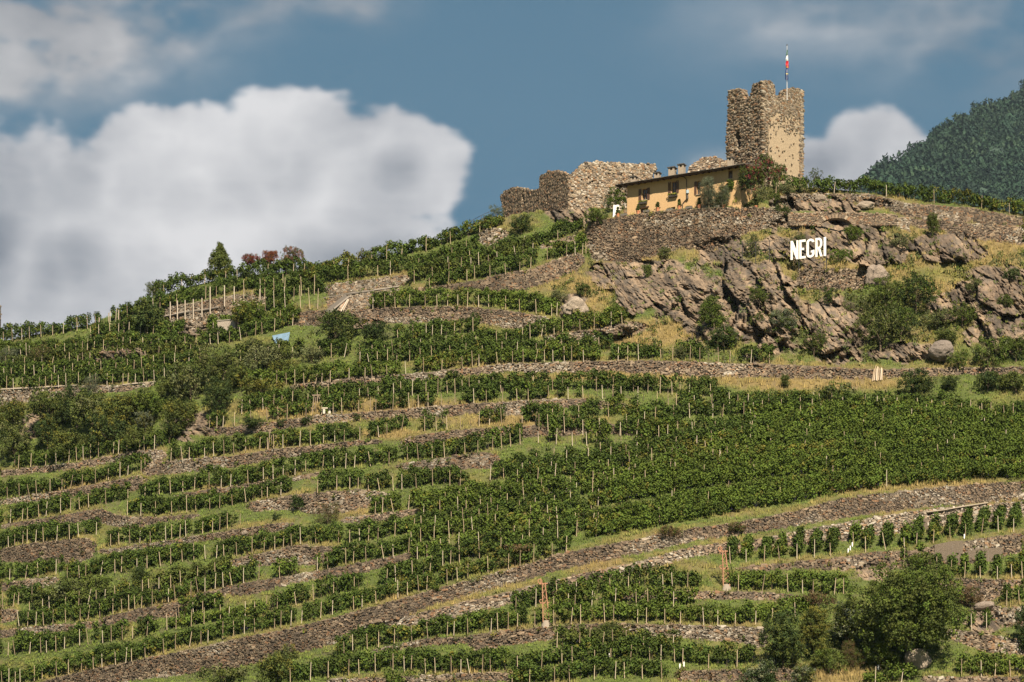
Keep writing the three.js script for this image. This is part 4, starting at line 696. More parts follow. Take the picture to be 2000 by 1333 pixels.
[[1475,378,26,12,'grey','grey green garden bush right of the house'],[1510,384,16,16,'mid','rounded garden bush below the tower'],[1540,368,30,10,'grey','low grey garden bush at the right tower foot'],[1440,395,14,7,'lime','bright yellow green plant on the garden wall'],[1460,356,17,20,'dark','dark bush by the right house corner']].forEach(([u, v, a, b, c, l]) => S(l, u, v, a, b, c, { leaf: 'vine', ...(u === 1460 ? { z: -HF.world(1447, 370).z - .8, dense: 1.6 } : {}) }));
S('thin leafy sapling on the right of the tower', 1590, 348, 16, 18, 'mid', { name: 'sapling', cat: 'tree', trunk: 'trunk', dense: .35, size: .6, leaf: 'vine', fwd: -.3 });
S('round dark bush on the garden wall left of the arch', 1527, 415, 19, 18, 'dark', { leaf: 'vine', mix: 'mid', mixed: .3 });
S('feathery round shrub on the skyline beside the ruin', 969, 415, 16, 11, 'grey', { leaf: 'olive', fwd: -.2 });
S('dark green bush at the foot of the ruin', 1018, 438, 24, 18, 'mid', { mix: 'dark', mixed: .4 });
S('bright bush left of the yellow house', 1206, 390, 17, 26, 'bright', { fwd: -.6, leaf: 'vine' });
S('low leafy bush between ruin and white cloth', 1166, 419, 26, 15, 'mid', { mix: 'bright', mixed: .4, leaf: 'vine' });
S('grey bush behind the white cloth', 1190, 395, 14, 14, 'olive', { leaf: 'olive', fwd: -.5 });
[[1730,580,44,34,'mid','large green shrub right of the dark wall under the letters'],[1790,572,44,36,'dark','dark green shrub in the middle of the right cliff'],[1720,640,42,44,'mid','leafy shrub low in the right cliff'],[1680,600,30,26,'grey','pale shrub right of the tall rock'],[1760,630,36,32,'dark','dark shrub between rocks in the right cliff'],[1830,620,30,22,'grey','pale shrub below the right boulder'],[1880,612,30,24,'mid','small green shrub on the right cliff'],[1529,628,28,20,'olive','silvery shrub on the face of the tall rock'],[1484,577,20,18,'mid','green shrub in the hollow of the tall rock'],[1480,622,14,12,'mid','small shrub left of the silvery one'],[1590,672,24,24,'mid','shrub at the foot of the tall rock'],[1415,660,30,24,'dark','dark shrub at the cliff foot by the vines'],[1395,610,28,32,'bright','bright green shrub on the middle cliff'],[1622,582,13,18,'dark','spiky dark shrub on the cliff rock'],[1821,440,15,20,'mid','upright bush on the right terrace wall'],[1930,690,46,24,'bright','bright bush at the right end of the cliff foot'],[1985,680,34,24,'mid','bush at the right edge of the cliff foot'],[1870,705,22,14,'bright','low weeds along the cliff foot on the right'],[1300,492,18,12,'mid','small bush on the castle terrace wall foot'],[1140,560,14,18,'mid','small bush left of the cliff'],[1090,585,20,20,'grey','pale bush by the left end of the cliff'],[1265,530,10,12,'mid','tiny bush high on the cliff'],[1200,610,22,14,'bright','bush at the upper end of a short vine row'],[1975,535,18,12,'dark','dark bush at the right edge of the cliff'],[1965,590,16,12,'mid','small bush near the right edge of the cliff'],[1560,470,16,14,'grey','weedy bush left of the arch'],[1665,455,18,14,'bright','green bush right of the arch'],[1750,470,30,14,'grey','pale weeds on the slope right of the letters'],[1470,480,16,22,'grey','tall weeds left of the letters'],[1560,515,20,9,'bright','low weeds under the white letters'],[1640,500,26,13,'bright','weeds with violet flowers right of the letters'],[1905,555,18,12,'grey','dry bush on the right cliff'],[1845,660,26,14,'mid','bush above the cliff foot vines'],[1330,690,16,10,'grey','weeds behind the single vines under the cliff']].forEach(([u, v, a, b, c, l]) => S(l, u, v, a, b, c, { mix: ['mid', 'grey', 'bright'][Math.round(u) % 3], mixed: .3, size: .85, leaf: u % 2 ? 'shrub' : 'vine' }));
[[1790,748,36,22,'dark','dark round bush below the long level wall'],[1853,747,20,15,'dark','small dark bush right of the dark round one'],[1930,745,32,20,'dark','wide dark bush below the wall near the right edge'],[1985,748,34,20,'mid','bush at the right edge below the level wall'],[1532,744,12,14,'mid','small conifer like bush below the level wall'],[1385,742,14,9,'mid','tiny bush below the level wall'],[1250,745,40,10,'mid','low creeping bush below the level wall near centre'],[600,820,12,10,'dark','small round bush hanging on a wall, left of centre'],[500,830,22,10,'dark','flat dark bush on the wall top at left'],[550,825,10,8,'dark','tiny dark bush on the wall top at left'],[700,813,9,8,'dark','small dark tuft on the wall left of centre'],[1640,765,50,10,'grey','ground cover before the bundle of stakes'],[1185,1232,30,14,'mid','green bush climbing over the wall by the left pylon'],[850,1150,10,8,'bright','yellow green tuft on the diagonal wall'],[1020,1078,50,8,'brown','low brown scrub on top of the diagonal wall'],[1310,1040,26,10,'brown','dark scrub on the upper diagonal wall'],[1440,1030,20,9,'brown','scrub on the diagonal wall below the field'],[1600,1172,34,13,'brown','brown scrub left of the big tree top'],[1895,1168,26,18,'brown','bare brown shrub right of the big tree'],[1800,1096,22,16,'bright','vine covered bush on the concrete patched wall'],[1255,1155,12,6,'bright','small weed tuft on the wall by the right pylon']].forEach(([u, v, a, b, c, l]) => S(l, u, v, a, b, c, { mix: 'mid', mixed: .25, size: .85, leaf: a < 15 ? 'vine' : 'shrub' }));
console.log('shrubs', clumpCount);
// ---------------------------------------------------------------- grass on the treads, weeds in the joints
{
  const blade = (seed, n, h, spread) => { const r = rng(seed), pos = []; for (let i = 0; i < n; i++) { const a = r() * 6.28, x = Math.cos(a) * spread * r(), z = Math.sin(a) * spread * r(), b = r() * 6.28, w = .035, hh = h * (.6 + r() * .6), lx = (r() - .5) * .3, lz = (r() - .5) * .3; pos.push(x - Math.cos(b) * w, -.05, z - Math.sin(b) * w, x + Math.cos(b) * w, -.05, z + Math.sin(b) * w, x + lx, hh, z + lz); } const g = new THREE.BufferGeometry(); g.setAttribute('position', new THREE.Float32BufferAttribute(pos, 3)); g.computeVertexNormals(); return g; };
  const r = rng(66), list = [], g = blade(3, 16, .36, .34), up = new THREE.Quaternion();
  for (let k = 0; k < 80000; k++) {
    const u = -180 + r() * 2390, vs = lineAt(SKYLINE, u), v = vs + (1345 - vs) * r(); if (inWall(u, v, 1)) continue; const m = rockMask(u, v); if (r() < m * .93) continue;
    const d = clamp(dryness(u, v) + (r() - .5) * .35), q = .7 + r() * .6, s = .6 + r() * .7;
    list.push({ m: new THREE.Matrix4().compose(ground(u, v), up.setFromEuler(new THREE.Euler(0, r() * 6.28, 0)).clone(), V(s, s * (.6 + d * .7), s)), c: [lerp(.100, .25, d) * q, lerp(.148, .186, d) * q, lerp(.021, .068, d) * q] });
  }
  const im = copies('grass', g, new THREE.MeshStandardMaterial({ color: 0xffffff, roughness: .9, side: THREE.DoubleSide }), list, scene); im.userData.label = 'green and straw coloured grass tufts on the terraces'; im.userData.category = 'grass';
  const weeds = []; for (let k = 0; k < 900; k++) { const w = WALLS[Math.floor(r() * WALLS.length)], u = clamp(lerp(w.u0, w.u1, r()), 0, 2000), [t, h] = wallAt(w, u); if (h < 6) continue; const v = t + (r() < .6 ? (r() - .7) * 6 : r() * h), p = px(u, v, depth(u, clamp(v, t - 3, t + h)) - .2); weeds.push({ m: mat4(p, .45 + r() * .8, r), c: tint(GREENS[['mid', 'bright', 'grey', 'brown', 'yellow'][Math.floor(r() * 5)]], r, .5) }); }
  for (let k = 0; k < 5200; k++) { const u = 1080 + r() * 940, v = 440 + r() * 270; if (inWall(u, v, 2) || v < lineAt(SKYLINE, u) + 8) continue; const m = rockMask(u, v); if (r() < m * .9 || n2(u * .03, v * .04) < -.1) continue; weeds.push({ m: mat4(ground(u, v).add(V(0, .2, .1)), .5 + r() * .9, r), c: tint(GREENS[['mid', 'bright', 'grey', 'grey', 'yellow'][Math.floor(r() * 5)]], r, .6) }); }
  const wm = copies('weeds', clumps.vine[0], leafMat, weeds, scene); wm.userData.label = 'small weeds growing from wall joints and cliff ledges'; wm.userData.category = 'weeds';
}
// ---------------------------------------------------------------- the white letters on their frame
const box = (w, h, d, x = 0, y = 0, z = 0) => new THREE.BoxGeometry(w, h, d).translate(x, y, z);
const bar = (a, b, r, n = 6) => { const d = b.clone().sub(a), L = d.length(), g = new THREE.CylinderGeometry(r, r, L, n).translate(0, L / 2, 0); g.applyQuaternion(new THREE.Quaternion().setFromUnitVectors(V(0, 1, 0), d.normalize())); return g.translate(a.x, a.y, a.z); };
const beam = (a, b, w, h) => { const d = b.clone().sub(a), L = d.length(), g = new THREE.BoxGeometry(w, L, h).translate(0, L / 2, 0); g.applyQuaternion(new THREE.Quaternion().setFromUnitVectors(V(0, 1, 0), d.normalize())); return g.translate(a.x, a.y, a.z); };
{
  const f = new Face(1545, 513, depth(1580, 524) - .6, -22), t = thing('hillside_sign', 'large white letters NEGRI on thin dark posts in front of the cliff', 'sign', f.o); t.rotation.y = f.az;
  const white = std(.74, .74, .73, { roughness: .5 }), iron = std(.035, .035, .04, { roughness: .6, metalness: .4 });
  const x = (zx, zy) => f.st(1500 + .12 * zx, 400 + .12 * zy), Hl = x(375, 600)[1] - x(375, 905)[1], y0 = x(375, 905)[1];
  const span = (a, b) => [x(a, 800)[0], x(b, 790)[0]];
  const put = (name, poly, holes = []) => { const g = new THREE.ExtrudeGeometry(shapeOf(poly, holes), { depth: .14, bevelEnabled: true, bevelSize: .012, bevelThickness: .012, bevelSegments: 1, curveSegments: 12 }); part(name, g, white, t); };
  const S2 = ([a, b]) => (p) => p.map(([i, j]) => [lerp(a, b, i), y0 + j * Hl]);
  let q = S2(span(376, 500)); put('letter', q([[0, 0], [.25, 0], [.25, .56], [.74, 0], [1, 0], [1, 1], [.76, 1], [.76, .46], [.27, 1], [0, 1]]));
  q = S2(span(518, 616)); put('letter', q([[0, 0], [1, 0], [1, .12], [.32, .12], [.32, .455], [.74, .455], [.74, .565], [.32, .565], [.32, .88], [1, .88], [1, 1], [0, 1]]));
  { const [a, b] = span(634, 762), w = b - a, P = []; const arc = (cx, cy, rx, ry, a0, a1, n) => { for (let k = 0; k <= n; k++) { const t = lerp(a0, a1, k / n) * Math.PI / 180; P.push([a + (cx + rx * Math.cos(t)) * w, y0 + (cy + ry * Math.sin(t)) * Hl]); } };
    arc(.5, .80, .5, .20, 8, 180, 10); arc(.5, .20, .5, .20, 180, 360, 10); P.push([a + w, y0 + .40 * Hl], [a + .55 * w, y0 + .36 * Hl], [a + .57 * w, y0 + .27 * Hl], [a + .74 * w, y0 + .27 * Hl]); arc(.5, .21, .23, .10, 360, 180, 8); arc(.5, .79, .23, .10, 180, 10, 8); put('letter', P); }
  { const [a, b] = span(780, 892), w = b - a, m = (i, j) => [a + i * w, y0 + j * Hl], out = [m(0, 0), m(.27, 0), m(.27, .40), m(.38, .40), m(.70, 0), m(1, 0), m(.66, .43)]; for (let k = 0; k <= 8; k++) { const t = (-50 + 140 * k / 8) * Math.PI / 180; out.push(m(.55 + .42 * Math.cos(t), .71 + .29 * Math.sin(t))); } out.push(m(0, 1)); const hole = [m(.27, .52)]; for (let k = 0; k <= 8; k++) { const t = (-85 + 170 * k / 8) * Math.PI / 180; hole.push(m(.5 + .20 * Math.cos(t), .70 + .18 * Math.sin(t))); } hole.push(m(.27, .88)); put('letter', out, [hole.reverse()]); }
  q = S2(span(915, 950)); put('letter', q([[0, 0], [1, 0], [1, 1], [0, 1]]));
  for (const zx of [505, 952]) { const s = x(zx, 800)[0]; part('post', box(.08, Hl + 1.6, .08, s, y0 + Hl / 2 - .9, -.1), iron, t); }
  const [sa] = x(360, 800), [sb] = x(965, 800); for (const k of [.12, .86]) part('rail', box(sb - sa, .05, .05, (sa + sb) / 2, y0 + k * Hl, -.07), iron, t);
  // open frame left of the letters
  const f2 = new Face(1450, 515, depth(1480, 518) - .5, -22), t2 = thing('iron_frame', 'dark open iron frame standing left of the white letters', 'frame', f2.o); t2.rotation.y = f2.az;
  const e = f2.st(1503, 508), w2 = f2.st(1540, 500)[0]; for (const s of [0, e[0] * .5, e[0]]) part('post', box(.07, 2.9, .07, s, 1.2, 0), iron, t2); for (const y of [.35, 1.4, 2.5]) part('rail', box(w2, .04, .04, w2 / 2, y, .06), iron, t2); part('brace', beam(V(0, .3, .02), V(e[0] * .5, 1.4, .02), .04, .04), iron, t2);
}
// ---------------------------------------------------------------- arch in the garden wall
{
  let za = 1e9; for (let u = 1545; u < 1750; u += 5) za = Math.min(za, depth(u, 441)); const f = new Face(1635, 446, za + .6, 0), t = thing('arched_wall', 'stone wall with a low dark arch above the white letters', 'stone wall', f.o); t.rotation.y = f.az;
  const P = (a) => a.map(([u, v]) => f.st(u, v)), arch = []; for (let k = 0; k <= 10; k++) { const q = Math.PI * (1 - k / 10); arch.push([1634 + 32 * Math.cos(q), 441 - 15 * Math.sin(q)]); }
  const r = rng(4), poly = [...P([[1540, 440], [1602, 441]]), ...P(arch.slice(1, -1)), ...P([[1666, 441], [1752, 442]]), ...ragged(P([[1752, 420], [1680, 417], [1600, 416], [1540, 417]]), r, .1)];
  masonry(t, f, poly, [], .9, { seed: 22, ch: .2, tone: (s, y, q) => q() < .6 ? 'grey' : 'dark', rel: { p: V(0, 0, 0), a: 0 }, rough: .08 });
  const vs = []; for (let k = 0; k <= 16; k++) { const q = Math.PI * (1 - k / 16), [s, y] = f.st(1634 + 34 * Math.cos(q), 441 - 18 * Math.sin(q)), g = new THREE.BoxGeometry(.3, .52, .22); g.rotateZ(q - Math.PI / 2); g.translate(s, y, .06); part('arch_stone', g, stoneMats.grey[k % 7], t); }
  const f3 = new Face(1762, 452, depth(1762, 446) - .7, -5), t3 = thing('stone_pier', 'pale square stone pier right of the arch', 'pier', f3.o); t3.rotation.y = f3.az;
  masonry(t3, f3, [f3.st(1745, 455), f3.st(1778, 455), f3.st(1775, 427), f3.st(1749, 427)], [], 1.2, { seed: 23, tone: () => 'pale', rel: { p: V(0, 0, 0), a: 0 } });
}
// ---------------------------------------------------------------- flag on the tower
{
  const Z = depth(1490, 372) + 9, base = px(1537.5, 196, Z), top = px(1538.5, 88, Z), k = F / Z, t = thing('flagpole', 'thin flagpole with a tricolour and a blue flag on the tower', 'flag', base);
  const H = top.y - base.y; part('pole', new THREE.CylinderGeometry(.04, .06, H, 8).translate(0, H / 2, 0), std(.55, .55, .55, { metalness: .5, roughness: .4 }), t); part('finial', new THREE.SphereGeometry(.1, 8, 6).translate(0, H, 0), std(.08, .08, .08), t);
  const cloth = (v0, v1, w0, w1, seed, lean) => { const n = 10, m = 8, pos = [], idx = [], y0 = px(0, v0, Z).y - base.y, y1 = px(0, v1, Z).y - base.y; for (let j = 0; j <= n; j++) for (let i = 0; i <= m; i++) { const a = i / m, b = j / n, w = lerp(w0, w1, b); pos.push(-w * .5 + a * w + lean * b + Math.sin(b * 5 + seed) * .03, lerp(y0, y1, b), Math.sin(a * 12 + b * 3 + seed) * .16 * (.4 + b) + .1); } for (let j = 0; j < n; j++) for (let i = 0; i < m; i++) { const a = j * (m + 1) + i; idx.push(a, a + m + 1, a + 1, a + 1, a + m + 1, a + m + 2); } const g = new THREE.BufferGeometry(); g.setAttribute('position', new THREE.Float32BufferAttribute(pos, 3)); g.setIndex(idx); g.computeVertexNormals(); return g; };
  const two = { side: THREE.DoubleSide, roughness: .85 };
  part('green_cloth', cloth(98, 108, .10, .2, 1, 0), std(.03, .22, .06, two), t); part('white_cloth', cloth(108, 119.5, .2, .34, 1.6, .02), std(.8, .8, .78, two), t); part('red_cloth', cloth(119.5, 134, .34, .4, 2.2, .06), std(.62, .02, .03, two), t);
  const blue = part('blue_cloth', cloth(132, 157, .3, .5, 3, -.06), std(.015, .045, .17, two), t);
  for (const [a, b] of [[-.08, 146], [.1, 146], [.02, 133]]) { const s = new THREE.Shape(); for (let q = 0; q < 10; q++) { const w = q % 2 ? .04 : .09, an = q * Math.PI / 5 + Math.PI / 2; s[q ? 'lineTo' : 'moveTo'](w * Math.cos(an), w * Math.sin(an)); } part('star', new THREE.ShapeGeometry(s).translate(a - .03, px(0, b, Z).y - base.y, .34), std(.75, .6, .05, two), blue); }
}
// ---------------------------------------------------------------- orange pylons of the cableway
for (const [u, vb, vt, lab] of [[1067, 1217, 1139, 'orange lattice pylon standing left, beside the lower centre vines'], [1419, 1146, 1076, 'orange lattice pylon standing right, below the diagonal wall']]) {
  const Z = depth(u, vb) - .5, foot = px(u, vb, Z), t = thing('lattice_pylon', lab, 'pylon', foot, 'orange cableway pylons'), H = (vb - vt) * Z / F, c = std(.30, .15, .085, { roughness: .75 }), w0 = .34, w1 = .15, lean = -.28;
  const P = (i, y) => { const w = lerp(w0, w1, y / H), s = [[-1, -1], [1, -1], [1, 1], [-1, 1]][i]; return V(s[0] * w + lean * y / H, y, s[1] * w); };
  for (let i = 0; i < 4; i++) part('leg', beam(P(i, 0), P(i, H), .08, .08), c, t);
  const N = 7; for (let k = 0; k < N; k++) for (let i = 0; i < 4; i++) { const a = P(i, H * k / N), b = P((i + 1) % 4, H * (k + 1) / N); part('lattice_bar', k % 2 ? beam(P((i + 1) % 4, H * k / N), P(i, H * (k + 1) / N), .04, .04) : beam(a, b, .04, .04), c, t); }
  for (const y of [H * .49, H * .97]) part('cross_arm', beam(V(lean * y / H - .5, y, 0), V(lean * y / H + .42, y + .05, 0), .11, .11), c, t);
  part('pulley', new THREE.TorusGeometry(.2, .06, 6, 14).translate(lean - .4, H * .97 + .28, 0), c, t); part('pulley', new THREE.TorusGeometry(.16, .05, 6, 14).translate(lean * .5 - .42, H * .49 + .2, 0), c, t); part('top_spike', beam(V(lean - .3, H, 0), V(lean - .35, H + .5, 0), .07, .07), c, t);
  const fb = new THREE.CylinderGeometry(.45, .6, .8, 8).translate(0, -.22, 0); part('concrete_foot', fb, std(.34, .29, .24, { map: grainFine }), t);
}
// ---------------------------------------------------------------- smaller things on the slopes
{
  const r = rng(15);
  // blue tarpaulin hung over a wall
  { const n = 8, pos = [], idx = [], A = [[531, 656], [566, 649]], Bq = [[538, 673], [563, 667]], o = px(548, 662, depth(548, 662) - .9); for (let j = 0; j <= n; j++) for (let i = 0; i <= n; i++) { const a = i / n, b = j / n, u = lerp(lerp(A[0][0], A[1][0], a), lerp(Bq[0][0], Bq[1][0], a), b), v = lerp(lerp(A[0][1], A[1][1], a), lerp(Bq[0][1], Bq[1][1], a), b), p = px(u, v, depth(u, v) - .75 - Math.sin(a * 17 + b * 3) * .13 - n2(a * 6, b * 5) * .3).sub(o); pos.push(p.x, p.y, p.z); } for (let j = 0; j < n; j++) for (let i = 0; i < n; i++) { const a = j * (n + 1) + i; idx.push(a, a + n + 1, a + 1, a + 1, a + n + 1, a + n + 2); } const g = new THREE.BufferGeometry(); g.setAttribute('position', new THREE.Float32BufferAttribute(pos, 3)); g.setIndex(idx); g.computeVertexNormals(); const m = new THREE.Mesh(g, std(.13, .21, .30, { side: THREE.DoubleSide, roughness: .5 })); m.name = numbered('blue_tarpaulin'); m.position.copy(o); m.castShadow = true; m.userData = { label: 'crumpled pale blue tarpaulin hanging over a low wall at left', category: 'tarpaulin' }; scene.add(m); }
  // concrete block
  { const o = px(444, 654, depth(444, 654) - .6), s = depth(444, 654) / F, t = thing('concrete_block', 'grey concrete block left of the round yellow green tree', 'concrete block', o); t.rotation.y = -.3; part('block', box(38 * s, 26 * s, 1.6, 0, 13 * s, -.4), std(.38, .33, .28, { map: grainCoarse, bumpMap: grainFine, bumpScale: .03 }), t); part('cap', box(40 * s, .12, 1.75, 0, 26 * s + .065, -.4), std(.30, .27, .23, { map: grainFine }), t); }
  // sloping concrete chute with planks lying on it
  { const a = px(637, 611, depth(637, 611) - .4), b = px(676, 579, depth(676, 579) - .6), t = thing('concrete_chute', 'dark sloping concrete slab leaning against the pale walls', 'slab', a), d = b.clone().sub(a); part('slab_beam', beam(V(0, 0, 0), d, .55, .3), std(.085, .075, .065), t); part('edge_beam', beam(V(.35, -.25, .4), d.clone().add(V(.35, -.25, .4)), .22, .25), std(.17, .15, .13), t);
    for (let k = 0; k < 7; k++) { const u0 = 650 + k * 3 + r() * 2, u1 = 668 + k * 2 + r() * 2, p = px(u0, 609 - r() * 3, depth(u0, 606) - .55 - r() * .2), q = px(u1, 582 + r() * 5, depth(u1, 586) - .5), m = part('plank', beam(V(0, 0, 0), q.clone().sub(p), .16, .05), [std(.30, .245, .19), std(.26, .17, .12), std(.36, .32, .27)][k % 3], thing('plank', `loose weathered plank, ${ORD(k + 1)} from the left beside the sloping slab`, 'plank', p, 'planks beside the sloping slab')); } }
  // thin ledges of concrete along the pale walls
  for (const [pts, l] of [[[[633, 582], [680, 574], [730, 568], [778, 561]], 'thin concrete ledge dividing the pale walls by the planks'], [[[322, 618], [360, 610], [400, 605], [426, 600]], 'thin ledge along the wall with leaning white posts']]) { const W = pts.map(([u, v]) => px(u, v, depth(u, v) - .35)), t = thing('wall_ledge', l, 'ledge', W[0]); for (let i = 0; i + 1 < W.length; i++) part('ledge_slab', beam(W[i].clone().sub(W[0]), W[i + 1].clone().sub(W[0]), .16, .6), std(.22, .195, .17), t); }
  // white posts by the wall
  const pg = new THREE.CylinderGeometry(.075, .085, 1, 8).translate(0, .5, 0);
  [[332, 590, 622], [346, 588, 623], [361, 587, 621], [377, 585, 620], [394, 583, 616], [410, 561, 609], [438, 558, 595], [457, 560, 588], [193, 621, 647], [212, 612, 646], [231, 607, 640]].forEach(([u, a, b], i) => { const Z = depth(u, b) - .6, p = px(u, b, Z), t = thing('wooden_post', i < 8 ? `pale wooden post, ${ORD(i + 1)} from the left along the pale upper left wall` : `pale wooden post, ${ORD(i - 7)} from the left on the far left skyline`, 'post', p, 'pale posts at upper left'), H = (b - a) * Z / F; const m = part('shaft', pg, i < 8 ? std(.38, .33, .27) : std(.30, .25, .19), t); m.scale.set(1, H + .3, 1); m.position.y = -.3; part('cap', new THREE.CylinderGeometry(.09, .09, .05, 8).translate(0, H, 0), std(.4, .36, .3), t); });
  // bundle of stakes against the level wall
  for (let k = 0; k < 9; k++) { const u = 1704 + k * 2.4 + r(), p = px(u, 746 - r() * 3, depth(u, 744) - .4 - r() * .2), q = px(u + (k < 3 ? 4 - k : (r() - .5) * 4), 716 + r() * 7, depth(u, 722) - .25), g = thing('leaning_stake', `loose bleached stake, ${ORD(k + 1)} from the left leaning on the level wall`, 'stake', p, 'stakes leaning on the level wall'); part('shaft', beam(V(0, 0, 0), q.clone().sub(p), .1, .1), postMats[k % 4], g); const tip = new THREE.ConeGeometry(.06, .25, 6).translate(0, .125, 0), d = q.clone().sub(p); tip.applyQuaternion(new THREE.Quaternion().setFromUnitVectors(V(0, 1, 0), d.clone().normalize())); tip.translate(d.x, d.y, d.z); part('tip', tip, postMats[k % 4], g); }
  // small wooden trestles
  for (const [u, v, l] of [[531, 877, 'small wooden trestle frame above a stone wall, left of centre'], [617, 808, 'dark wooden trestle frame on the straw coloured terrace']]) { const p = px(u, v, depth(u, v) - .3), t = thing('trestle', l, 'trestle', p), w = std(.20, .155, .115); part('leg', beam(V(-.5, -.2, 0), V(-.25, 2.3, 0), .1, .1), w, t); part('leg', beam(V(1.1, -.2, 0), V(.3, 2.3, 0), .1, .1), w, t); part('leg', beam(V(-.1, -.2, -.6), V(-.05, 2.3, -.1), .1, .1), w, t); part('top_bar', beam(V(-.5, 2.32, 0), V(.6, 2.35, 0), .13, .13), w, t); }
  // stone bench
  { const p = px(645, 806, depth(645, 806) - .3), t = thing('stone_bench', 'low pale stone bench beside the dark trestle', 'bench', p); part('seat', box(2.1, .16, .5, 0, .5, 0), std(.40, .36, .29), t); for (const x of [-.8, -.1, .6]) part('leg', box(.3, .62, .4, x, .11, 0), std(.45, .42, .36), t); }
  // concrete patches in the wall at right
  { const mk = (u0, v0, u1, v1, l) => { const um = (u0 + u1) / 2, Z = depth(um, (v0 + v1) / 2) - .42, p = px(um, v1, Z), s = Z / F, t = thing('concrete_patch', l, 'concrete patch', p); t.rotation.y = -.05; const w = (u1 - u0) * s, h = (v1 - v0) * s, g = new THREE.ExtrudeGeometry(shapeOf([[-w / 2, -.3], [w / 2, -.3], [w / 2, h], [w * .1, h * .98], [-w / 2, h * .84]]), { depth: .5, bevelEnabled: false }).translate(0, 0, -.4); part('panel', g, std(.20, .16, .12, { map: grainCoarse, bumpMap: grainFine, bumpScale: .06 }), t); part('joint', box(.04, h * .8, .03, w * .12, h * .4, .112), std(.16, .14, .12), t); }; mk(1826, 1057, 1881, 1104, 'tall grey concrete patch in the wall above the big tree'); mk(1886, 1071, 1958, 1108, 'wide grey concrete patch in the wall near the right edge'); mk(1776, 1014, 1812, 1040, 'small plastered patch in the pale path wall at right'); }
  // long pale copings
  for (const [pts, l] of [[[[0, 762], [60, 759], [111, 756], [150, 754]], 'pale concrete coping on the wall at the left edge'], [[[240, 753], [270, 750], [303, 747]], 'pale concrete coping right of the grey olive bush'], [[[1810, 1003], [1850, 998], [1890, 991], [1929, 985]], 'pale concrete coping on the path wall at the right edge'], [[[1029, 970], [1065, 965], [1118, 961]], 'thin white coping among the vines near the centre']]) { const W = pts.map(([u, v]) => px(u, v - 1, depth(u, v) - .22)), t = thing('wall_coping', l, 'coping', W[0]); for (let i = 0; i + 1 < W.length; i++) part('coping_slab', beam(W[i].clone().sub(W[0]), W[i + 1].clone().sub(W[0]), .11, .5), std(.33, .285, .225, { map: grainFine }), t); }
  // railing on the skyline
  { const pts = [[898, 446], [910, 439], [925, 429], [940, 421], [955, 414]], W = pts.map(([u, v]) => px(u, v, depth(u, Math.max(v, lineAt(SKYLINE, u) + 1)) + .5)), t = thing('metal_railing', 'thin dark railing along the skyline left of the ruin', 'railing', W[0]), iron = std(.07, .07, .075, { metalness: .4, roughness: .6 }); W.forEach((p, i) => { const q = p.clone().sub(W[0]); part('post', bar(q.clone().add(V(0, -1.8, 0)), q, .035), iron, t); if (i) for (const d of [0, -.5]) part('rail', bar(W[i - 1].clone().sub(W[0]).add(V(0, d, 0)), q.clone().add(V(0, d, 0)), .03), iron, t); }); }
  // white cloth by the house
  { const p = px(1204, 427, depth(1212, 422) + .6), s = -p.z / F, t = thing('white_cloth', 'white cloth hanging on a stand at the left end of the house', 'cloth', p); const g = new THREE.PlaneGeometry(13 * s, 26 * s, 10, 8), q = g.attributes.position; for (let i = 0; i < q.count; i++) { const x = q.getX(i), y = q.getY(i); q.setZ(i, Math.sin(x * 9) * .12); q.setX(i, x * (1 - y * .12)); } g.computeVertexNormals(); g.translate(0, 13 * s, .1); part('cloth', g, std(.78, .77, .74, { side: THREE.DoubleSide }), t); part('stand', mergeGeometries([bar(V(-.45, -.3, 0), V(-.35, 1.9, 0), .03), bar(V(.45, -.3, 0), V(.35, 1.9, 0), .03), bar(V(-.4, 1.88, 0), V(.4, 1.88, 0), .03)]), std(.1, .09, .08), t); }
  // pots with clipped conifers along the parapet
  const pots = [[1168, 429, 'second'], [1207, 424, ''], [1246.5, 419, ''], [1284.7, 413, ''], [1326.7, 409.5, ''], [1365.8, 406.5, ''], [1413.6, 406.5, ''], [1446.6, 408, ''], [1476.9, 409, '']];
  const potMat = std(.46, .19, .10), lathe = new THREE.LatheGeometry([[0, 0], [.15, 0], [.17, .04], [.225, .38], [.25, .38], [.25, .46], [.21, .46], [.2, .40], [0, .39]].map((a) => new THREE.Vector2(...a)), 12);
  pots.forEach(([u, v], i) => { const Z = depth(u, wallAt(WALLS.find((w) => w.name), clamp(u, 1145, 1540))[0] - 1) + .1, p = px(u, v + 1, Z), t = thing('potted_conifer', `small clipped conifer in a terracotta pot, ${ORD(i + 1)} from the left on the terrace wall`, 'potted plant', p, 'potted conifers along the terrace wall'); part('pot', lathe, potMat, t).scale.setScalar(1.1); const l = []; for (let k = 0; k < 46; k++) { const y = r(), a = r() * 6.28, q = (1 - y) * .3 * Math.sqrt(r()); l.push({ m: mat4(V(Math.cos(a) * q, .55 + y * .85, Math.sin(a) * q), .8 + r() * .4, r), c: tint(GREENS.mid, r, .4) }); } copies('foliage', clumps.small[0], leafMat, l, t); });
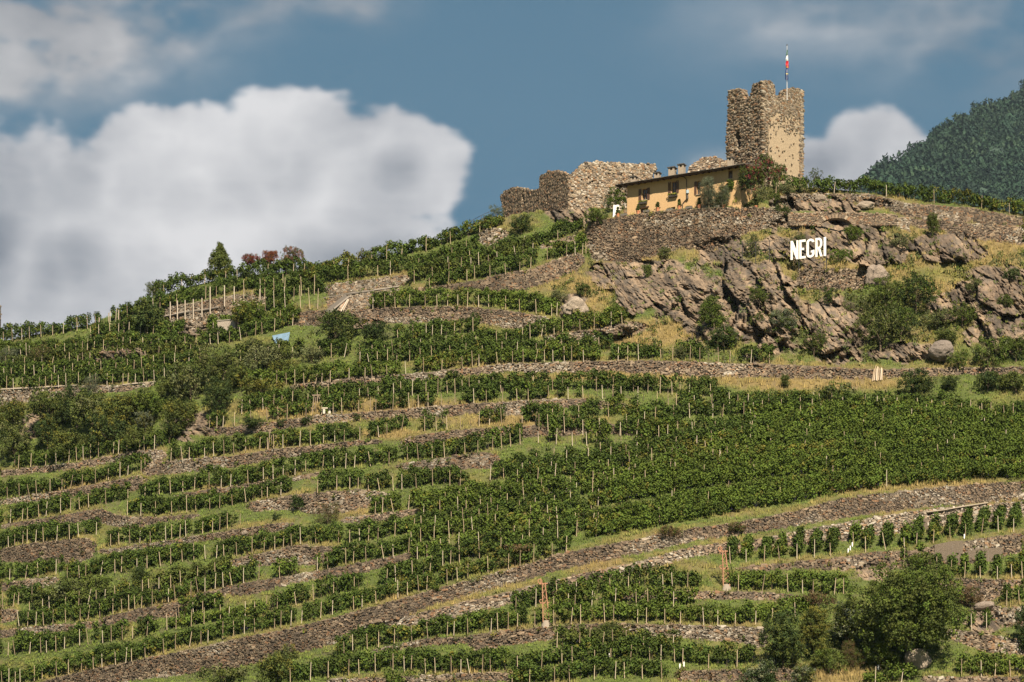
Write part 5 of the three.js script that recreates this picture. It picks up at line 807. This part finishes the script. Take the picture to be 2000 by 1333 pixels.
  [[1263, 414], [1308, 411], [1346, 407], [1380, 405], [1400, 405], [1219, 421], [1460, 409]].forEach(([u, v], i) => { const Z = depth(u, wallAt(WALLS.find((w) => w.name), u)[0] - 1) + .1, p = px(u, v + 2, Z), t = thing('stone_trough', `dark stone planting trough, ${ORD(i + 1)} counted along the terrace wall`, 'trough', p, 'stone troughs along the terrace wall'); t.rotation.y = -.45; part('basin', mergeGeometries([box(.9, .28, .06, 0, .2, .17), box(.9, .28, .06, 0, .2, -.17), box(.06, .28, .28, -.42, .2, 0), box(.06, .28, .28, .42, .2, 0), box(.78, .06, .28, 0, .1, 0)]), std(.11, .10, .09), t); part('foot', box(.18, .2, .3, -.3, -.03, 0), std(.13, .12, .1), t); part('foot', box(.18, .2, .3, .3, -.03, 0), std(.13, .12, .1), t); const l = []; for (let k = 0; k < 10; k++) l.push({ m: mat4(V((r() - .5) * .7, .34 + r() * .08, (r() - .5) * .2), .7 + r() * .4, r), c: tint(GREENS.mid, r) }); copies('plants', clumps.small[0], leafMat, l, t); });
  // white vine guards standing in the grass
  [[1146, 1206], [1153, 1204], [1209, 1203], [1165, 1284], [1190, 1285], [1195, 1282], [1328, 1306], [1336, 1302], [1376, 1293], [1657, 1080], [1661, 1075], [1665, 1068], [1716, 1308], [1884, 1052]].forEach(([u, v], i) => { const p = px(u, v, depth(u, v) - .25), t = thing('vine_guard', i > 8 ? `white plastic vine guard, ${ORD(i - 8)} among the lower right vines` : `white plastic vine guard, ${ORD(i + 1)} in the grass between the pylons`, 'vine guard', p, 'white vine guards'); part('sleeve', new THREE.CylinderGeometry(.075, .075, .5, 8, 1, true).translate(0, .2, 0), std(.8, .8, .78, { side: THREE.DoubleSide }), t); part('stake', bar(V(.05, -.2, 0), V(.05, .6, 0), .02), postMats[0], t); });
  // boulders
  const boulder = (u, v, rx, ry, l, tone = 0) => { const q = rng(Math.round(u)), Z = depth(u, v + ry * .6) - .3, s = Z / F, g = new THREE.IcosahedronGeometry(1, 4), p = g.attributes.position; for (let i = 0; i < p.count; i++) { const a = V().fromBufferAttribute(p, i), k = 1 + n3(a.x * 1.3 + u, a.y * 1.3, a.z * 1.3) * .28 + n3(a.x * 4 + u, a.y * 4, a.z * 4) * .10 + (1 - Math.abs(n3(a.x * 3 + a.y * 3, a.y * 2 + u, a.z * 3)) * 2) * .06; p.setXYZ(i, a.x * k * rx * s, a.y * k * ry * s, a.z * k * rx * s * .7); } g.computeVertexNormals(); const m = new THREE.Mesh(g, std(...[[.30, .245, .20], [.22, .185, .16], [.36, .30, .24]][tone], { map: grainCoarse, bumpMap: grainFine, bumpScale: .12 })); m.name = numbered('boulder'); m.position.copy(px(u, v, Z)); m.rotation.z = (q() - .5) * .4; m.castShadow = m.receiveShadow = true; m.userData = { label: l, category: 'boulder', group: 'boulders on the slopes' }; scene.add(m); };
  boulder(1714, 542, 22, 22, 'big round grey boulder right of the dark wall under the letters', 0); boulder(1790, 1288, 24, 22, 'pale boulder at the foot of the big tree', 2); boulder(1122, 602, 22, 18, 'pale boulder at the left end of the cliff', 2); boulder(1922, 1186, 20, 10, 'flat boulder among the small vines right of the big tree', 0); boulder(478, 1042, 6, 6, 'small white boulder on a wall, left of centre', 2); boulder(1838, 686, 22, 18, 'dark boulder at the cliff foot near the right', 1); boulder(1690, 402, 18, 9, 'smooth pale boulder above the arch', 2); boulder(1603, 388, 10, 8, 'small upright boulder on the skyline wall', 2); boulder(1200, 655, 14, 9, 'small grey boulder above a vine row below the cliff', 0); boulder(1020, 430, 10, 8, 'small dark boulder at the foot of the ruin', 1);
}
// ---------------------------------------------------------------- wooded hill far behind on the right
{
  const top = [[1640, 420], [1690, 372], [1700, 352], [1722, 330], [1760, 312], [1800, 282], [1830, 262], [1870, 236], [1910, 214], [1955, 198], [2000, 164], [2080, 120], [2300, 20], [2700, -120]], Zf = (v) => 1 / (1 / 3000 - (1 / 3000 - 1 / 4200) * clamp((430 - v) / 280, -1, 2));
  const us = []; for (let u = 1640; u <= 2700; u += 20) us.push(u); const pos = [], idx = [], N = 24; us.forEach((u) => { const t = lineAt(top, u) + 6; for (let j = 0; j <= N; j++) { const v = lerp(620, t, j / N), p = px(u, v, Zf(v) + n2(u * .02, v * .02) * 50); pos.push(p.x, p.y, p.z); } const p = px(u, t, Zf(t)); pos.push(p.x, p.y - 400, p.z - 600); });
  const C = N + 2; for (let i = 0; i + 1 < us.length; i++) for (let j = 0; j + 1 < C; j++) { const a = i * C + j, b = a + C; idx.push(a, b, a + 1, b, b + 1, a + 1); }
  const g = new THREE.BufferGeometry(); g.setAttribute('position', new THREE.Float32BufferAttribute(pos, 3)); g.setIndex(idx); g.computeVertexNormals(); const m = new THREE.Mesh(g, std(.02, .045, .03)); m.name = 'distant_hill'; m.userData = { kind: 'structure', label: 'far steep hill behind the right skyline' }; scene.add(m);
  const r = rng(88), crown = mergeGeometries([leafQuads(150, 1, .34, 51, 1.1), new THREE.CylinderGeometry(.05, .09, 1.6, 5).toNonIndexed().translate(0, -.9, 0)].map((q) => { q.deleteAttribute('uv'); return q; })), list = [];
  for (let k = 0; k < 2300; k++) { const u = 1650 + r() * 560, t = lineAt(top, u), v = t + (440 - t) * Math.pow(r(), .9) + (r() < .15 ? -3 : 2); const Z = Zf(v) + n2(u * .02, v * .02) * 50 - 6, s = 6 + r() * r() * 11; if (v > 450) continue; const c = tint(r() < .4 ? [.010, .026, .016] : r() < .8 ? [.016, .038, .021] : [.028, .052, .026], r, .5); list.push({ m: mat4(px(u, v, Z), s, r, s * (1 + r() * .5)), c }); }  // bluish crown colours carry part of the air haze
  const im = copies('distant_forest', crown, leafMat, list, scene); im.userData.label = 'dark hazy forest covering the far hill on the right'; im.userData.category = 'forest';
}
scene.fog = new THREE.FogExp2(new THREE.Color().setRGB(.45, .62, .75), .00002);
console.log('stones', stoneCount, stoneMesh, 'leaf clumps', clumpCount, 'posts', postCount);
renderer.render(scene, camera);
